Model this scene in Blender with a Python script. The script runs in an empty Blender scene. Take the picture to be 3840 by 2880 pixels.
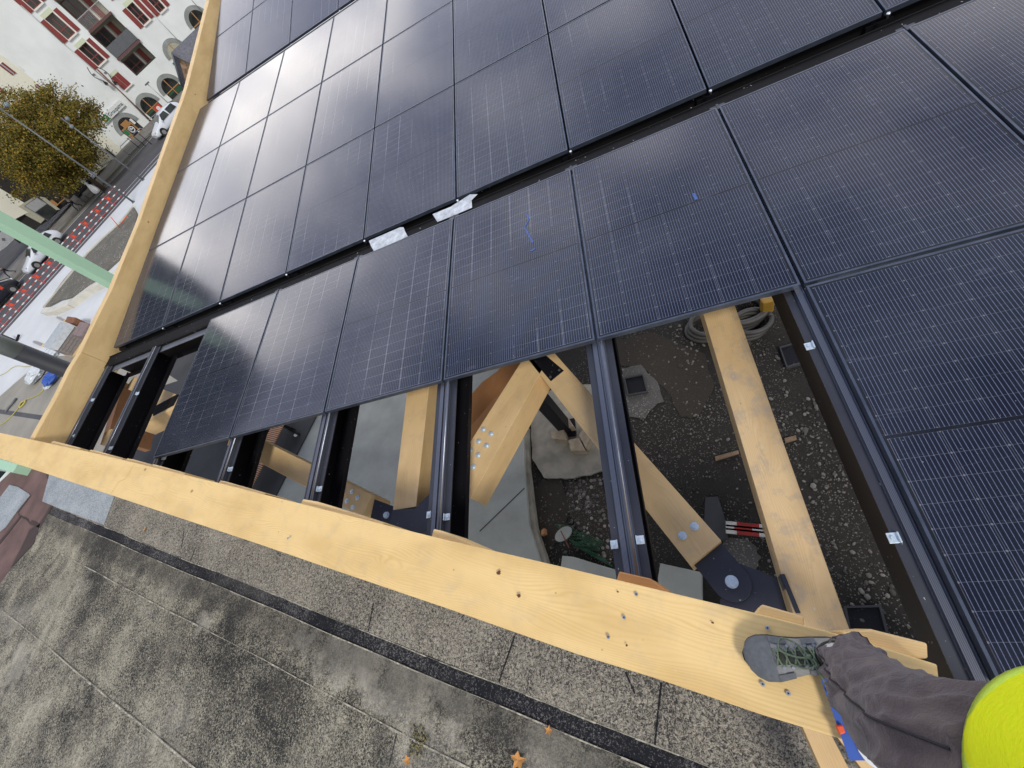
import bpy, math, random
import numpy as np
from mathutils import Vector, Matrix, noise as mnoise
random.seed(7); rng = np.random.default_rng(7)
sc = bpy.context.scene
col = sc.collection
# ------------------------------------------------------------------ camera
CAM = np.array([4.8618, -3.2804, 2.1989])
FPX = 1609.24
RM = np.array([[0.9090635613, -0.0218503402, -0.4160841310],
               [-0.2252304710, -0.8659149592, -0.4466122686],
               [-0.3505348433, 0.4997137642, -0.7920930990]])
cd = bpy.data.cameras.new('camera'); cam = bpy.data.objects.new('camera', cd); col.objects.link(cam)
cd.sensor_width = 36; cd.lens = FPX/3840*36; cd.clip_start = 0.02; cd.clip_end = 4000
m = Matrix([[RM[0][i], -RM[1][i], -RM[2][i], CAM[i]] for i in range(3)]+[[0, 0, 0, 1]])
cam.matrix_world = m; sc.camera = cam
# ------------------------------------------------------------------ world
SUN_AZ, SUN_EL = -56.0, 50.0
w = bpy.data.worlds.new('World'); sc.world = w; w.use_nodes = True
nt = w.node_tree; nt.nodes.clear()
def N(t, **k):
    n = nt.nodes.new(t)
    for a, b in k.items(): setattr(n, a, b)
    return n
wo = N('ShaderNodeOutputWorld'); bg = N('ShaderNodeBackground'); sky = N('ShaderNodeTexSky')
sky.sky_type = 'NISHITA'; sky.sun_disc = False
sky.sun_elevation = math.radians(SUN_EL); sky.sun_rotation = math.radians(90-SUN_AZ)
tc = N('ShaderNodeTexCoord'); mp = N('ShaderNodeMapping'); mp.inputs['Scale'].default_value = (1, 1, 2.6)
nt.links.new(tc.outputs['Generated'], mp.inputs[0])
no = N('ShaderNodeTexNoise'); no.inputs['Scale'].default_value = 3.6; no.inputs['Detail'].default_value = 6; no.inputs['Roughness'].default_value = .55
nt.links.new(mp.outputs[0], no.inputs['Vector'])
cr = N('ShaderNodeValToRGB'); cr.color_ramp.elements[0].position = .42; cr.color_ramp.elements[1].position = .60
nt.links.new(no.outputs['Fac'], cr.inputs[0])
sep = N('ShaderNodeSeparateXYZ'); nt.links.new(tc.outputs['Generated'], sep.inputs[0])
# cloud deck: brighter low over the horizon, greyer overhead, brightest towards the north-west opening
r1 = N('ShaderNodeValToRGB'); e = r1.color_ramp.elements
e[0].position = 0.0; e[0].color = (15, 14.8, 14.8, 1); e[1].position = 1.0; e[1].color = (3.2, 4.2, 6.8, 1)
x = e.new(.36); x.color = (17.5, 17.2, 17.8, 1); x = e.new(.54); x.color = (8.9, 9.0, 10.8, 1); x = e.new(.74); x.color = (3.7, 4.5, 6.8, 1)
nt.links.new(sep.outputs['Z'], r1.inputs[0])
r2 = N('ShaderNodeValToRGB'); e = r2.color_ramp.elements
e[0].position = 0; e[0].color = (.50, .53, .60, 1); e[1].position = 1; e[1].color = (1.45, 1.40, 1.30, 1)
nt.links.new(cr.outputs[0], r2.inputs[0])
mu = N('ShaderNodeMix', data_type='RGBA', blend_type='MULTIPLY'); mu.inputs['Factor'].default_value = 1
nt.links.new(r1.outputs[0], mu.inputs[6]); nt.links.new(r2.outputs[0], mu.inputs[7])
dt = N('ShaderNodeVectorMath', operation='DOT_PRODUCT'); dt.inputs[1].default_value = (math.cos(math.radians(124)), math.sin(math.radians(124)), .0)
nt.links.new(tc.outputs['Generated'], dt.inputs[0])
mr = N('ShaderNodeMapRange'); mr.inputs[1].default_value = -.2; mr.inputs[2].default_value = 1; mr.inputs[3].default_value = .46; mr.inputs[4].default_value = 1.6
nt.links.new(dt.outputs['Value'], mr.inputs[0])
m2 = N('ShaderNodeVectorMath', operation='SCALE'); nt.links.new(mu.outputs[2], m2.inputs[0]); nt.links.new(mr.outputs[0], m2.inputs['Scale'])
mx = N('ShaderNodeMix', data_type='RGBA'); mx.inputs['Factor'].default_value = .86
nt.links.new(sky.outputs[0], mx.inputs[6]); nt.links.new(m2.outputs[0], mx.inputs[7])
nt.links.new(mx.outputs[2], bg.inputs[0]); bg.inputs[1].default_value = .125
nt.links.new(bg.outputs[0], wo.inputs[0])
sl = bpy.data.lights.new('sun', 'SUN'); sl.energy = 2.2; sl.angle = math.radians(14); sl.color = (1, .95, .87)
so = bpy.data.objects.new('sun', sl); col.objects.link(so)
sd = Vector((math.cos(math.radians(SUN_AZ))*math.cos(math.radians(SUN_EL)), math.sin(math.radians(SUN_AZ))*math.cos(math.radians(SUN_EL)), math.sin(math.radians(SUN_EL))))
so.rotation_euler = sd.to_track_quat('Z', 'Y').to_euler(); so.location = (0, 0, 60)
sc.view_settings.view_transform = 'Standard'; sc.view_settings.look = 'None'; sc.view_settings.exposure = 0.0; sc.view_settings.gamma = 1
sc.render.resolution_x = 1024; sc.render.resolution_y = 768
sc.cycles.max_bounces = 6; sc.cycles.glossy_bounces = 3; sc.cycles.transmission_bounces = 4

# ------------------------------------------------------------------ site geometry helpers
ZG = -6.8            # street and site level
ZR = -1.1            # neighbouring flat roof
def ray(x, y): return RM.T @ np.array([(x-1920)/FPX, (y-1440)/FPX, 1.0])
def at(x, y, z):     # survey point on the level z
    d = ray(x, y); t = (z-CAM[2])/d[2]; return Vector(CAM+t*d)
def onpl(x, y, P0, n):
    d = ray(x, y); n = np.array(n); t = ((np.array(P0)-CAM)@n)/(d@n); return Vector(CAM+t*d)
def inpoly(x, y, pl):
    c = False; j = len(pl)-1
    for i in range(len(pl)):
        if (pl[i][1] > y) != (pl[j][1] > y) and x < (pl[j][0]-pl[i][0])*(y-pl[i][1])/(pl[j][1]-pl[i][1])+pl[i][0]: c = not c
        j = i
    return c

# ------------------------------------------------------------------ material helpers
class G:
    def __init__(s, name, rough=.6, metal=0, spec=.5):
        s.m = bpy.data.materials.new(name); s.m.use_nodes = True; s.t = s.m.node_tree
        s.b = s.t.nodes['Principled BSDF']; s.b.inputs['Roughness'].default_value = rough; s.b.inputs['Metallic'].default_value = metal
        s.b.inputs['Specular IOR Level'].default_value = spec
    def n(s, t, **k):
        n = s.t.nodes.new(t)
        for a, b in k.items(): setattr(n, a, b)
        return n
    def l(s, a, b): s.t.links.new(a, b)
    def uv(s): return s.n('ShaderNodeTexCoord').outputs['UV']
    def ob(s): return s.n('ShaderNodeTexCoord').outputs['Object']
    def mapv(s, v, sx, sy, sz, loc=(0, 0, 0)):
        n = s.n('ShaderNodeMapping'); n.inputs['Scale'].default_value = (sx, sy, sz); n.inputs['Location'].default_value = loc; s.l(v, n.inputs[0]); return n.outputs[0]
    def noise(s, v, scale, detail=3, rough=.5, dist=0):
        n = s.n('ShaderNodeTexNoise'); s.l(v, n.inputs['Vector']); n.inputs['Scale'].default_value = scale; n.inputs['Detail'].default_value = detail
        n.inputs['Roughness'].default_value = rough; n.inputs['Distortion'].default_value = dist; return n.outputs['Fac']
    def vor(s, v, scale, feat='F1', out='Distance', rnd=1.0):
        n = s.n('ShaderNodeTexVoronoi', feature=feat); s.l(v, n.inputs['Vector']); n.inputs['Scale'].default_value = scale; n.inputs['Randomness'].default_value = rnd; return n.outputs[out]
    def ramp(s, f, stops):
        n = s.n('ShaderNodeValToRGB'); e = n.color_ramp.elements
        e[0].position = stops[0][0]; e[0].color = (*stops[0][1], 1); e[1].position = stops[-1][0]; e[1].color = (*stops[-1][1], 1)
        for p, c in stops[1:-1]: q = e.new(p); q.color = (*c, 1)
        s.l(f, n.inputs[0]); return n.outputs[0]
    def ma(s, op, a, b=None, c=None):
        n = s.n('ShaderNodeMath', operation=op)
        for i, v in enumerate((a, b, c)):
            if v is None: continue
            if isinstance(v, (int, float)): n.inputs[i].default_value = v
            else: s.l(v, n.inputs[i])
        return n.outputs[0]
    def mix(s, f, a, b, blend='MIX'):
        n = s.n('ShaderNodeMix', data_type='RGBA', blend_type=blend)
        for i, v in ((0, f), (6, a), (7, b)):
            if isinstance(v, (int, float)): n.inputs[i].default_value = v
            elif isinstance(v, tuple): n.inputs[i].default_value = (*v, 1)
            else: s.l(v, n.inputs[i])
        return n.outputs[2]
    def col(s, v):
        if isinstance(v, tuple): s.b.inputs['Base Color'].default_value = (*v, 1)
        else: s.l(v, s.b.inputs['Base Color'])
        return s
    def bump(s, h, st=.3, d=.01):
        n = s.n('ShaderNodeBump'); n.inputs['Strength'].default_value = st; n.inputs['Distance'].default_value = d; s.l(h, n.inputs['Height']); s.l(n.outputs[0], s.b.inputs['Normal']); return s
    def rough(s, v): s.l(v, s.b.inputs['Roughness']); return s
def plain(name, c, rough=.6, metal=0, var=.12, scale=6, bump=0, spec=.5):
    g = G(name, rough, metal, spec); f = g.noise(g.ob(), scale, 4, .6)
    g.col(g.ramp(f, [(.3, tuple(x*(1-var) for x in c)), (.7, tuple(min(1, x*(1+var)) for x in c))]))
    if bump: g.bump(g.noise(g.ob(), scale*12, 3), bump, .004)
    return g.m
def wood(name, light, dark, dirt=.0, knots=True, glue=True):
    g = G(name, .55, 0, .35); u = g.uv()
    wv = g.noise(g.mapv(u, .45, 2.2, 1), 2.2, 2, .5)
    su = g.n('ShaderNodeSeparateXYZ'); g.l(u, su.inputs[0])
    yy = g.ma('ADD', su.outputs[1], g.ma('MULTIPLY', wv, .22))
    kd = g.vor(g.mapv(u, 1, 2.3, 1), 2.3)
    if knots: yy = g.ma('ADD', yy, g.ma('MULTIPLY', g.ma('SUBTRACT', 1, g.ma('MINIMUM', g.ma('MULTIPLY', kd, 3.2), 1)), .035))
    ring = g.ma('SINE', g.ma('MULTIPLY', yy, 520))
    ring2 = g.ma('POWER', g.ma('MULTIPLY_ADD', ring, .5, .5), 2.2)
    patch = g.noise(g.mapv(u, .7, 5, 1), 2.5, 3)
    rp = g.ma('MULTIPLY', ring2, g.ma('MULTIPLY', g.ma('POWER', patch, 1.8), .8))
    fine = g.noise(g.mapv(u, 6, 260, 1), 1, 3, .6)
    c = g.mix(rp, light, dark)
    c = g.mix(g.ma('MULTIPLY', fine, .16), c, dark)
    big = g.noise(g.mapv(u, 1.0, 2.5, 1), 1.7, 4)
    c = g.mix(g.ma('MULTIPLY', g.ma('MAXIMUM', g.ma('SUBTRACT', big, .46), 0), 1.9), c, tuple(.8*x for x in dark))
    if knots:
        k1 = g.vor(g.mapv(u, 1, 1.35, 1), 2.3); kn = g.noise(u, 60, 2)
        k1 = g.ma('ADD', k1, g.ma('MULTIPLY', g.ma('SUBTRACT', kn, .5), .03))
        c = g.mix(g.ramp(k1, [(.022, (1, 1, 1)), (.055, (0, 0, 0))]), c, (.34, .17, .06))
        c = g.mix(g.ma('MULTIPLY', g.ramp(k1, [(.0, (1, 1, 1)), (.018, (0, 0, 0))]), .8), c, (.10, .045, .02))
        k3 = g.vor(g.mapv(u, 1, 1.2, 1), 9)
        c = g.mix(g.ma('MULTIPLY', g.ramp(k3, [(.03, (1, 1, 1)), (.06, (0, 0, 0))]), .55), c, (.30, .17, .07))
    if dirt:
        dn = g.noise(u, 9, 6, .68); dm = g.ramp(dn, [(.50, (0, 0, 0)), (.68, (1, 1, 1))])
        c = g.mix(g.ma('MULTIPLY', dm, dirt), c, (.36, .31, .27))
        dv = g.noise(u, 55, 2); dd = g.ramp(dv, [(.70, (0, 0, 0)), (.74, (1, 1, 1))]); c = g.mix(g.ma('MULTIPLY', dd, dirt), c, (.72, .68, .60))
    g.col(c); g.bump(g.ma('ADD', fine, g.ma('MULTIPLY', ring2, .4)), .12, .002)
    return g.m

M = {}
M['plank'] = wood('plank_spruce', (.86, .625, .28), (.66, .40, .12), .18)
M['glulam'] = wood('glulam_spruce', (.78, .57, .28), (.58, .37, .14), .12)
M['timber'] = wood('timber_spruce', (.77, .56, .30), (.58, .37, .16), .6)
M['timberb'] = wood('timber_spruce_clean', (.78, .56, .29), (.58, .37, .15), .2)
M['endgrain'] = wood('end_grain', (.60, .30, .11), (.42, .19, .06), 0, False)
M['woodshade'] = wood('glulam_in_shade', (.42, .20, .08), (.28, .12, .05), .2)  # brown of glulam in shade, the shade painted into the colour
M['slat'] = plain('slat_wood', (.40, .20, .10), .6)
M['slatl'] = plain('slat_wood_light', (.6, .42, .24), .6)
# black coated steel with white speckles of dust
def steel(name, c, rough=.42, speck=.5, sc_=55, metal=.35):
    g = G(name, rough, metal, .5); o = g.ob()
    f = g.noise(o, sc_, 3, .7); r = g.ramp(f, [(.70, (0, 0, 0)), (.74, (1, 1, 1))])
    big = g.noise(o, 5, 3); msk = g.ma('MULTIPLY', r, g.ma('MULTIPLY', big, speck*1.6))
    c2 = g.mix(big, tuple(.7*x for x in c), tuple(1.3*x for x in c))
    g.col(g.mix(msk, c2, (.6, .58, .56))); return g.m
M['steel'] = steel('black_steel', (.009, .009, .012), .5, 1.0, 45, .0); M['steel'].node_tree.nodes['Principled BSDF'].inputs['Specular IOR Level'].default_value = .18
M['steelg'] = steel('blue_grey_steel', (.048, .051, .064), .45, 1.0)
M['steeld'] = steel('black_steel_dirty', (.012, .012, .013), .7, 2.6, 26, .0); M['steeld'].node_tree.nodes['Principled BSDF'].inputs['Specular IOR Level'].default_value = .08
M['plate'] = steel('gusset_paint', (.04, .043, .058), .5, .9, 40)
g = G('rail_aluminium', .38, .75); ux = g.n('ShaderNodeSeparateXYZ'); g.l(g.uv(), ux.inputs[0])
g.col(g.mix(g.ma('MULTIPLY_ADD', g.ma('SINE', g.ma('MULTIPLY', ux.outputs[1], 1100)), .5, .5), (.09, .096, .115), (.20, .21, .245))); M['rail'] = g.m
M['rib'] = plain('highlight_aluminium', (.22, .235, .27), .32, .8, .12, 30)  # paler than the rail, a highlight put into the colour
g = G('panel_frame', .35, .6); g.col(g.ramp(g.noise(g.ob(), 8, 3), [(.3, (.07, .085, .115)), (.7, (.12, .14, .185))])); M['frame'] = g.m
M['dusty'] = steel('dusty_steel', (.16, .17, .19), .5, 1.8, 30)
M['zinc'] = plain('zinc', (.55, .58, .62), .35, .9, .1, 60)
M['zincb'] = plain('zinc_bolt', (.62, .72, .80), .4, .4, .15, 90)
M['white'] = plain('white_paint', (.72, .74, .74), .5)
# PV glass --------------------------------------------------------------
PW, PL, GAP, PIT = 1.098, 1.722, .0192, 1.1166
def pvglass():
    g = G('pv_glass', .13, 0, .5); g.b.inputs['IOR'].default_value = 1.60
    s = g.n('ShaderNodeSeparateXYZ'); g.l(g.uv(), s.inputs[0]); X, Y = s.outputs[0], s.outputs[1]
    cw = (PW-.048)/6; ch = (PL-.048-.016)/18
    xc = g.ma('DIVIDE', g.ma('SUBTRACT', X, .024), cw)
    up = g.ma('GREATER_THAN', Y, PL/2)
    yc = g.ma('DIVIDE', g.ma('SUBTRACT', g.ma('SUBTRACT', Y, .024), g.ma('MULTIPLY', up, .016)), ch)
    fx = g.ma('FRACT', xc); fy = g.ma('FRACT', yc)
    def near(f, wd):   # 1 near integer
        a = g.ma('MINIMUM', f, g.ma('SUBTRACT', 1, f)); return g.ma('LESS_THAN', a, wd)
    gx = near(fx, .011/2*1.6); gy = near(fy, .012)
    bus = g.ma('FRACT', g.ma('MULTIPLY', fx, 11)); bus = g.ma('SUBTRACT', bus, .5); bus = g.ma('LESS_THAN', g.ma('ABSOLUTE', bus), .075)
    edge = g.ma('MAXIMUM', g.ma('MAXIMUM', g.ma('LESS_THAN', X, .022), g.ma('GREATER_THAN', X, PW-.022)), g.ma('MAXIMUM', g.ma('LESS_THAN', Y, .022), g.ma('GREATER_THAN', Y, PL-.022)))
    mid = g.ma('LESS_THAN', g.ma('ABSOLUTE', g.ma('SUBTRACT', Y, PL/2)), .008)
    wn = g.n('ShaderNodeNewGeometry').outputs['Position']
    pn = g.noise(wn, .9, 3); tone = g.noise(wn, .35, 2)
    cell = g.mix(tone, (.005, .006, .013), (.009, .010, .019))
    dash = g.noise(g.mapv(g.uv(), 1, 1, 1), 120, 2)
    wob = g.ma('MULTIPLY_ADD', dash, 1.0, .35)
    c = g.mix(g.ma('MULTIPLY', bus, wob), cell, (.14, .165, .24))
    c = g.mix(g.ma('MULTIPLY', gy, .16), c, (.20, .22, .27))
    c = g.mix(g.ma('MULTIPLY', gx, .75), c, (.012, .014, .02))
    pm = g.ramp(pn, [(.46, (0, 0, 0)), (.60, (1, 1, 1))])
    both = g.ma('MAXIMUM', g.ma('MULTIPLY', near(fx, .008), .9), g.ma('MULTIPLY', near(fy, .011), .5)); wx = g.n('ShaderNodeSeparateXYZ'); g.l(wn, wx.inputs[0]); zx = g.n('ShaderNodeMapRange'); zx.inputs[1].default_value = 3.4; zx.inputs[2].default_value = 6.0; zx.inputs[3].default_value = 1; zx.inputs[4].default_value = .12; g.l(wx.outputs[0], zx.inputs[0]); both = g.ma('MULTIPLY', both, zx.outputs[0])
    c = g.mix(g.ma('MULTIPLY', both, g.ma('MULTIPLY', pm, .75)), c, (.50, .51, .56))  # glints along the cell grid painted into the colour, in patches
    nodes = g.ma('MULTIPLY', near(fx, .02), near(fy, .04)); c = g.mix(g.ma('MULTIPLY', nodes, .22), c, (.5, .52, .56))
    c = g.mix(g.ma('MAXIMUM', edge, mid), c, (.006, .006, .008))
    # dust film, scratches and splashes of chalk
    d1 = g.noise(wn, 3.0, 5, .65); c = g.mix(g.ma('MULTIPLY', g.ramp(d1, [(.45, (0, 0, 0)), (.8, (1, 1, 1))]), .045), c, (.30, .32, .38))
    d2 = g.noise(wn, 70, 2, .6); d3 = g.noise(wn, 2.2, 3)
    sp = g.ma('MULTIPLY', g.ramp(d2, [(.735, (0, 0, 0)), (.765, (1, 1, 1))]), g.ramp(d3, [(.48, (0, 0, 0)), (.62, (1, 1, 1))]))
    c = g.mix(g.ma('MULTIPLY', sp, .75), c, (.62, .64, .68))
    sm1 = g.noise(g.mapv(wn, 1.4, 5.5, 1), 2.4, 6, .7, 1.5); c = g.mix(g.ma('MULTIPLY', g.ramp(sm1, [(.60, (0, 0, 0)), (.74, (1, 1, 1))]), .13), c, (.34, .38, .50))
    g.col(c)
    g.rough(g.ma('MULTIPLY_ADD', d1, .08, .075))
    return g.m
M['pv'] = pvglass()
M['chalk'] = plain('blue_chalk', (.05, .11, .32), .7)
# bitumen felt ------------------------------------------------------------
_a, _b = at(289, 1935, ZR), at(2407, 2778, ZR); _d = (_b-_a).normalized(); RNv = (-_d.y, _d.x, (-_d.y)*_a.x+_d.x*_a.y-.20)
def felt(name, a, b, stain, lo=.42, hi=.60):
    g = G(name, .9, 0, .2); wn = g.n('ShaderNodeNewGeometry').outputs['Position']
    f = g.ma('ADD', g.ma('MULTIPLY', g.noise(g.mapv(wn, 1, 1, 1), 62, 2, .6, 1.0), .62), g.ma('MULTIPLY', g.noise(wn, 150, 2, .6), .38))
    s1 = g.noise(wn, 1.25, 7, .62, .4); s2 = g.noise(wn, 5, 5, .6)
    th = g.ma('ADD', f, g.ma('MULTIPLY', g.ma('SUBTRACT', s1, .5), stain)); th = g.ma('ADD', th, g.ma('MULTIPLY', g.ma('SUBTRACT', s2, .5), stain*.5))
    c = g.ramp(th, [(lo, a), ((lo+hi)/2, tuple((x+y)/2 for x, y in zip(a, b))), (hi, b)])
    pale = g.noise(g.mapv(wn, .8, 1.6, 1, (3, 5, 0)), .9, 6, .6)
    c = g.mix(g.ma('MULTIPLY', g.ramp(pale, [(.56, (0, 0, 0)), (.66, (1, 1, 1))]), .20 if stain > .4 else .08), c, (.50, .47, .40))
    if name == 'mineral_felt':
        for (bx, by), rad, sx2 in [((1290, 2470), .30, 2.2), ((1480, 2560), .34, 2.0), ((1700, 2640), .20, 1.5), ((2080, 2840), .28, 1.5), ((760, 2330), .13, 1.2), ((1130, 2390), .10, 2.5), ((60, 2500), .35, 1.3)]:
            cpt = at(bx, by, ZR); mm = g.n('ShaderNodeMapping'); mm.vector_type = 'TEXTURE'; mm.inputs['Location'].default_value = cpt; mm.inputs['Rotation'].default_value = (0, 0, -.27); mm.inputs['Scale'].default_value = (rad*sx2, rad, 1)
            g.l(wn, mm.inputs[0]); ln = g.n('ShaderNodeVectorMath', operation='LENGTH'); sc2 = g.n('ShaderNodeVectorMath', operation='MULTIPLY'); sc2.inputs[1].default_value = (1, 1, 0); g.l(mm.outputs[0], sc2.inputs[0]); g.l(sc2.outputs[0], ln.inputs[0])
            dd = g.ma('ADD', ln.outputs['Value'], g.ma('MULTIPLY', g.ma('SUBTRACT', g.noise(wn, 5.5, 5, .65), .5), 3.2))
            c = g.mix(g.ma('MULTIPLY', g.ramp(dd, [(.35, (1, 1, 1)), (.9, (0, 0, 0))]), .42), c, (.50, .47, .39))
    if name == 'mineral_felt':
        stv = g.noise(g.mapv(g.mapv(wn, 1, 1, 1), 5.5, 1.1, 1), 1.3, 5, .6); c = g.mix(g.ma('MULTIPLY', g.ramp(stv, [(.48, (0, 0, 0)), (.66, (1, 1, 1))]), .34), c, (.095, .088, .072))
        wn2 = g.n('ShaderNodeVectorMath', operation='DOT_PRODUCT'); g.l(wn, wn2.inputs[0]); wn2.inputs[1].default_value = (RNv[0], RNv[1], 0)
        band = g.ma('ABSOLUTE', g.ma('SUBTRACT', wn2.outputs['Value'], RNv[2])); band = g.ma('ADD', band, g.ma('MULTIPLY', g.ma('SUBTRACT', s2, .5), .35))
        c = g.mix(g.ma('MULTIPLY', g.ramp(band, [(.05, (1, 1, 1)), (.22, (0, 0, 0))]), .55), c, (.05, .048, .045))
    bl = g.noise(wn, 2.6, 4, .5); c = g.mix(g.ma('MULTIPLY', g.ramp(bl, [(.60, (0, 0, 0)), (.72, (1, 1, 1))]), .22), c, (.10, .10, .095))
    g.col(c); g.bump(f, .8, .006); return g.m
M['felt'] = felt('mineral_felt', (.028, .028, .028), (.46, .425, .32), .42, .42, .62)
M['feltn'] = felt('mineral_felt_upper', (.045, .043, .040), (.47, .43, .345), .22, .40, .62)
M['feltd'] = felt('mineral_felt_dark', (.016, .017, .021), (.26, .25, .24), .38, .50, .70)
M['feltg'] = felt('mineral_felt_grey', (.22, .25, .27), (.46, .50, .52), .3)
M['seam'] = plain('felt_seam', (.40, .37, .29), .9, 0, .7, 30)
M['brownfelt'] = plain('brown_felt', (.145, .085, .072), .7, 0, .35, 2.5, .4)
M['brownwet'] = plain('brown_felt_wet', (.045, .024, .02), .35, 0, .3, 6)
# grounds ----------------------------------------------------------------
def gravel(name, base, peb, sc_=16, dens=.30, bst=.8):
    g = G(name, .85, 0, .3); wn = g.n('ShaderNodeNewGeometry').outputs['Position']
    v1 = g.vor(wn, sc_); cc = g.n('ShaderNodeTexVoronoi'); g.l(wn, cc.inputs['Vector']); cc.inputs['Scale'].default_value = sc_
    sx = g.n('ShaderNodeSeparateXYZ'); g.l(cc.outputs['Color'], sx.inputs[0])
    on = g.ma('MULTIPLY', g.ma('GREATER_THAN', sx.outputs[0], 1-dens), g.ma('LESS_THAN', v1, .42))
    zone = g.noise(wn, .7, 3); on = g.ma('MULTIPLY', on, g.ramp(zone, [(.42, (0, 0, 0)), (.56, (1, 1, 1))]))
    n1 = g.noise(wn, 40, 4, .7); n2 = g.noise(wn, 1.1, 4)
    bs = g.mix(n2, tuple(.6*x for x in base), tuple(1.5*x for x in base)); bs = g.mix(g.ma('MULTIPLY', n1, .5), bs, tuple(.3*x for x in base))
    pc = g.mix(sx.outputs[1], tuple(.45*x for x in peb), peb)
    v2 = g.vor(wn, sc_*2.7); v2b = g.ma('MULTIPLY', g.ma('LESS_THAN', v2, .30), .35); bs = g.mix(v2b, bs, tuple(.7*x for x in peb))
    g.col(g.mix(on, bs, pc)); g.bump(g.ma('SUBTRACT', 1, g.ma('MULTIPLY', v1, on)), bst, .03); return g.m
M['soil'] = gravel('site_gravel', (.016, .014, .012), (.19, .175, .155), 36, .3, 1.0)
M['soilb'] = gravel('packed_soil', (.030, .024, .018), (.22, .20, .17), 30, .05, .6)
M['soilp'] = gravel('pebble_heap', (.035, .028, .022), (.36, .33, .30), 11, .6)
M['soilg'] = gravel('planter_gravel', (.16, .15, .12), (.45, .43, .38), 9, .45)
M['pale'] = gravel('pale_gravel', (.085, .082, .078), (.34, .32, .30), 34, .4)
def conc(name, c, sc_=1.5, var=.16, speck=.2):
    g = G(name, .8, 0, .3); wn = g.n('ShaderNodeNewGeometry').outputs['Position']
    a = g.noise(wn, sc_, 6, .6); b_ = g.noise(wn, 60, 3, .7)
    k = g.ramp(a, [(.3, tuple(x*(1-var) for x in c)), (.7, tuple(x*(1+var) for x in c))])
    g.col(g.mix(g.ma('MULTIPLY', b_, speck), k, tuple(.35*x for x in c))); g.bump(b_, .25, .005); return g.m
M['conc'] = conc('concrete_slab', (.30, .31, .29)); M['concd'] = conc('concrete_dark', (.045, .047, .052)); M['blind'] = conc('blinding_concrete', (.27, .25, .21), 3, .3)
M['asph'] = conc('asphalt', (.115, .115, .125), .5, .2, .5); M['asphd'] = conc('asphalt_dark', (.06, .06, .062), .6, .3, .5)
M['plaza'] = conc('pale_paving', (.66, .68, .68), .4, .08, .06); M['tan'] = conc('washed_concrete', (.34, .32, .27), .8, .15, .3)
M['curb'] = conc('pale_stone', (.62, .60, .52), 1.5, .12, .05); M['verge'] = conc('verge', (.10, .095, .075), .35, .5, .5)
M['footway'] = conc('footway_stone', (.22, .21, .195), .5, .25, .3)
M['red'] = plain('red_plastic', (.62, .05, .03), .4); M['mesh'] = plain('green_mesh', (.015, .075, .035), .6)
M['green'] = plain('pale_green_paint', (.42, .66, .47), .45, 0, .03, 1); M['yellow'] = plain('yellow_plastic', (.26, .15, .02), .5)
M['render'] = plain('white_render', (.76, .80, .79), .85, 0, .07, .45); M['cream'] = plain('cream_render', (.78, .77, .64), .85, 0, .04, .3)
M['shutter'] = plain('oxblood_shutter', (.22, .035, .03), .6, 0, .12, 3); M['wframe'] = plain('oxblood_frame', (.17, .035, .03), .5)
M['lintel'] = plain('pale_green_render', (.62, .68, .50), .8, 0, .04, 2); M['jamb'] = plain('white_jamb', (.78, .76, .70), .8)
M['stone'] = conc('grey_stone_arch', (.30, .32, .31), 1.2, .25, .3); M['oak'] = plain('oak_joinery', (.40, .20, .07), .5)
g = G('window_glass', .06, 0, .6); g.col(g.ramp(g.noise(g.ob(), .9, 4), [(.35, (.012, .013, .013)), (.7, (.05, .06, .055))])); M['glass'] = g.m
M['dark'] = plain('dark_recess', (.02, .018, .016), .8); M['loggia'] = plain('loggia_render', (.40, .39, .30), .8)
M['slabb'] = plain('balcony_edge', (.13, .06, .06), .7); M['grey'] = plain('grey_metal', (.13, .14, .15), .5, .3); M['lgrey'] = plain('light_grey_metal', (.45, .46, .47), .4, .4)
M['copper'] = plain('brown_pipe', (.17, .07, .04), .5); M['slate'] = plain('slate_roof', (.10, .105, .13), .6, 0, .4, 6); M['rubble'] = plain('rubble_stone', (.26, .17, .10), .9, 0, .7, 4, .5)
M['carw'] = plain('white_car_paint', (.70, .74, .80), .15, 0, .02, 1); M['cark'] = plain('black_car_paint', (.02, .022, .03), .12, 0, .05, 1)
M['tyre'] = plain('tyre', (.02, .02, .02), .8); M['rim'] = plain('rim', (.5, .5, .5), .3, .8); M['taillight'] = plain('tail_light', (.45, .01, .02), .2)
M['poly'] = plain('shrink_wrap', (.60, .64, .66), .2, 0, .15, 5); M['block'] = plain('grey_stone_blocks', (.24, .21, .19), .8, 0, .25, 5)
M['blue'] = plain('blue_tarp', (.03, .10, .42), .5); M['orange'] = plain('orange_tape', (.85, .10, .02), .5)
M['bark'] = plain('bark', (.09, .065, .045), .9, 0, .3, 8, .4)
def leafmat(name, a, b):
    g = G(name, .6, 0, .2); oi = g.n('ShaderNodeNewGeometry').outputs['Random Per Island']
    g.col(g.ramp(oi, [(0, a), (.55, b), (1, (.30, .19, .03))])); g.b.inputs['Subsurface Weight'].default_value = 0; return g.m
M['leaf'] = leafmat('autumn_leaves', (.045, .060, .012), (.19, .15, .026)); M['leaf2'] = leafmat('dry_leaf', (.5, .25, .08), (.6, .3, .1))
M['forest'] = plain('forest_slope', (.018, .028, .016), .95, 0, .5, .02)

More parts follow.
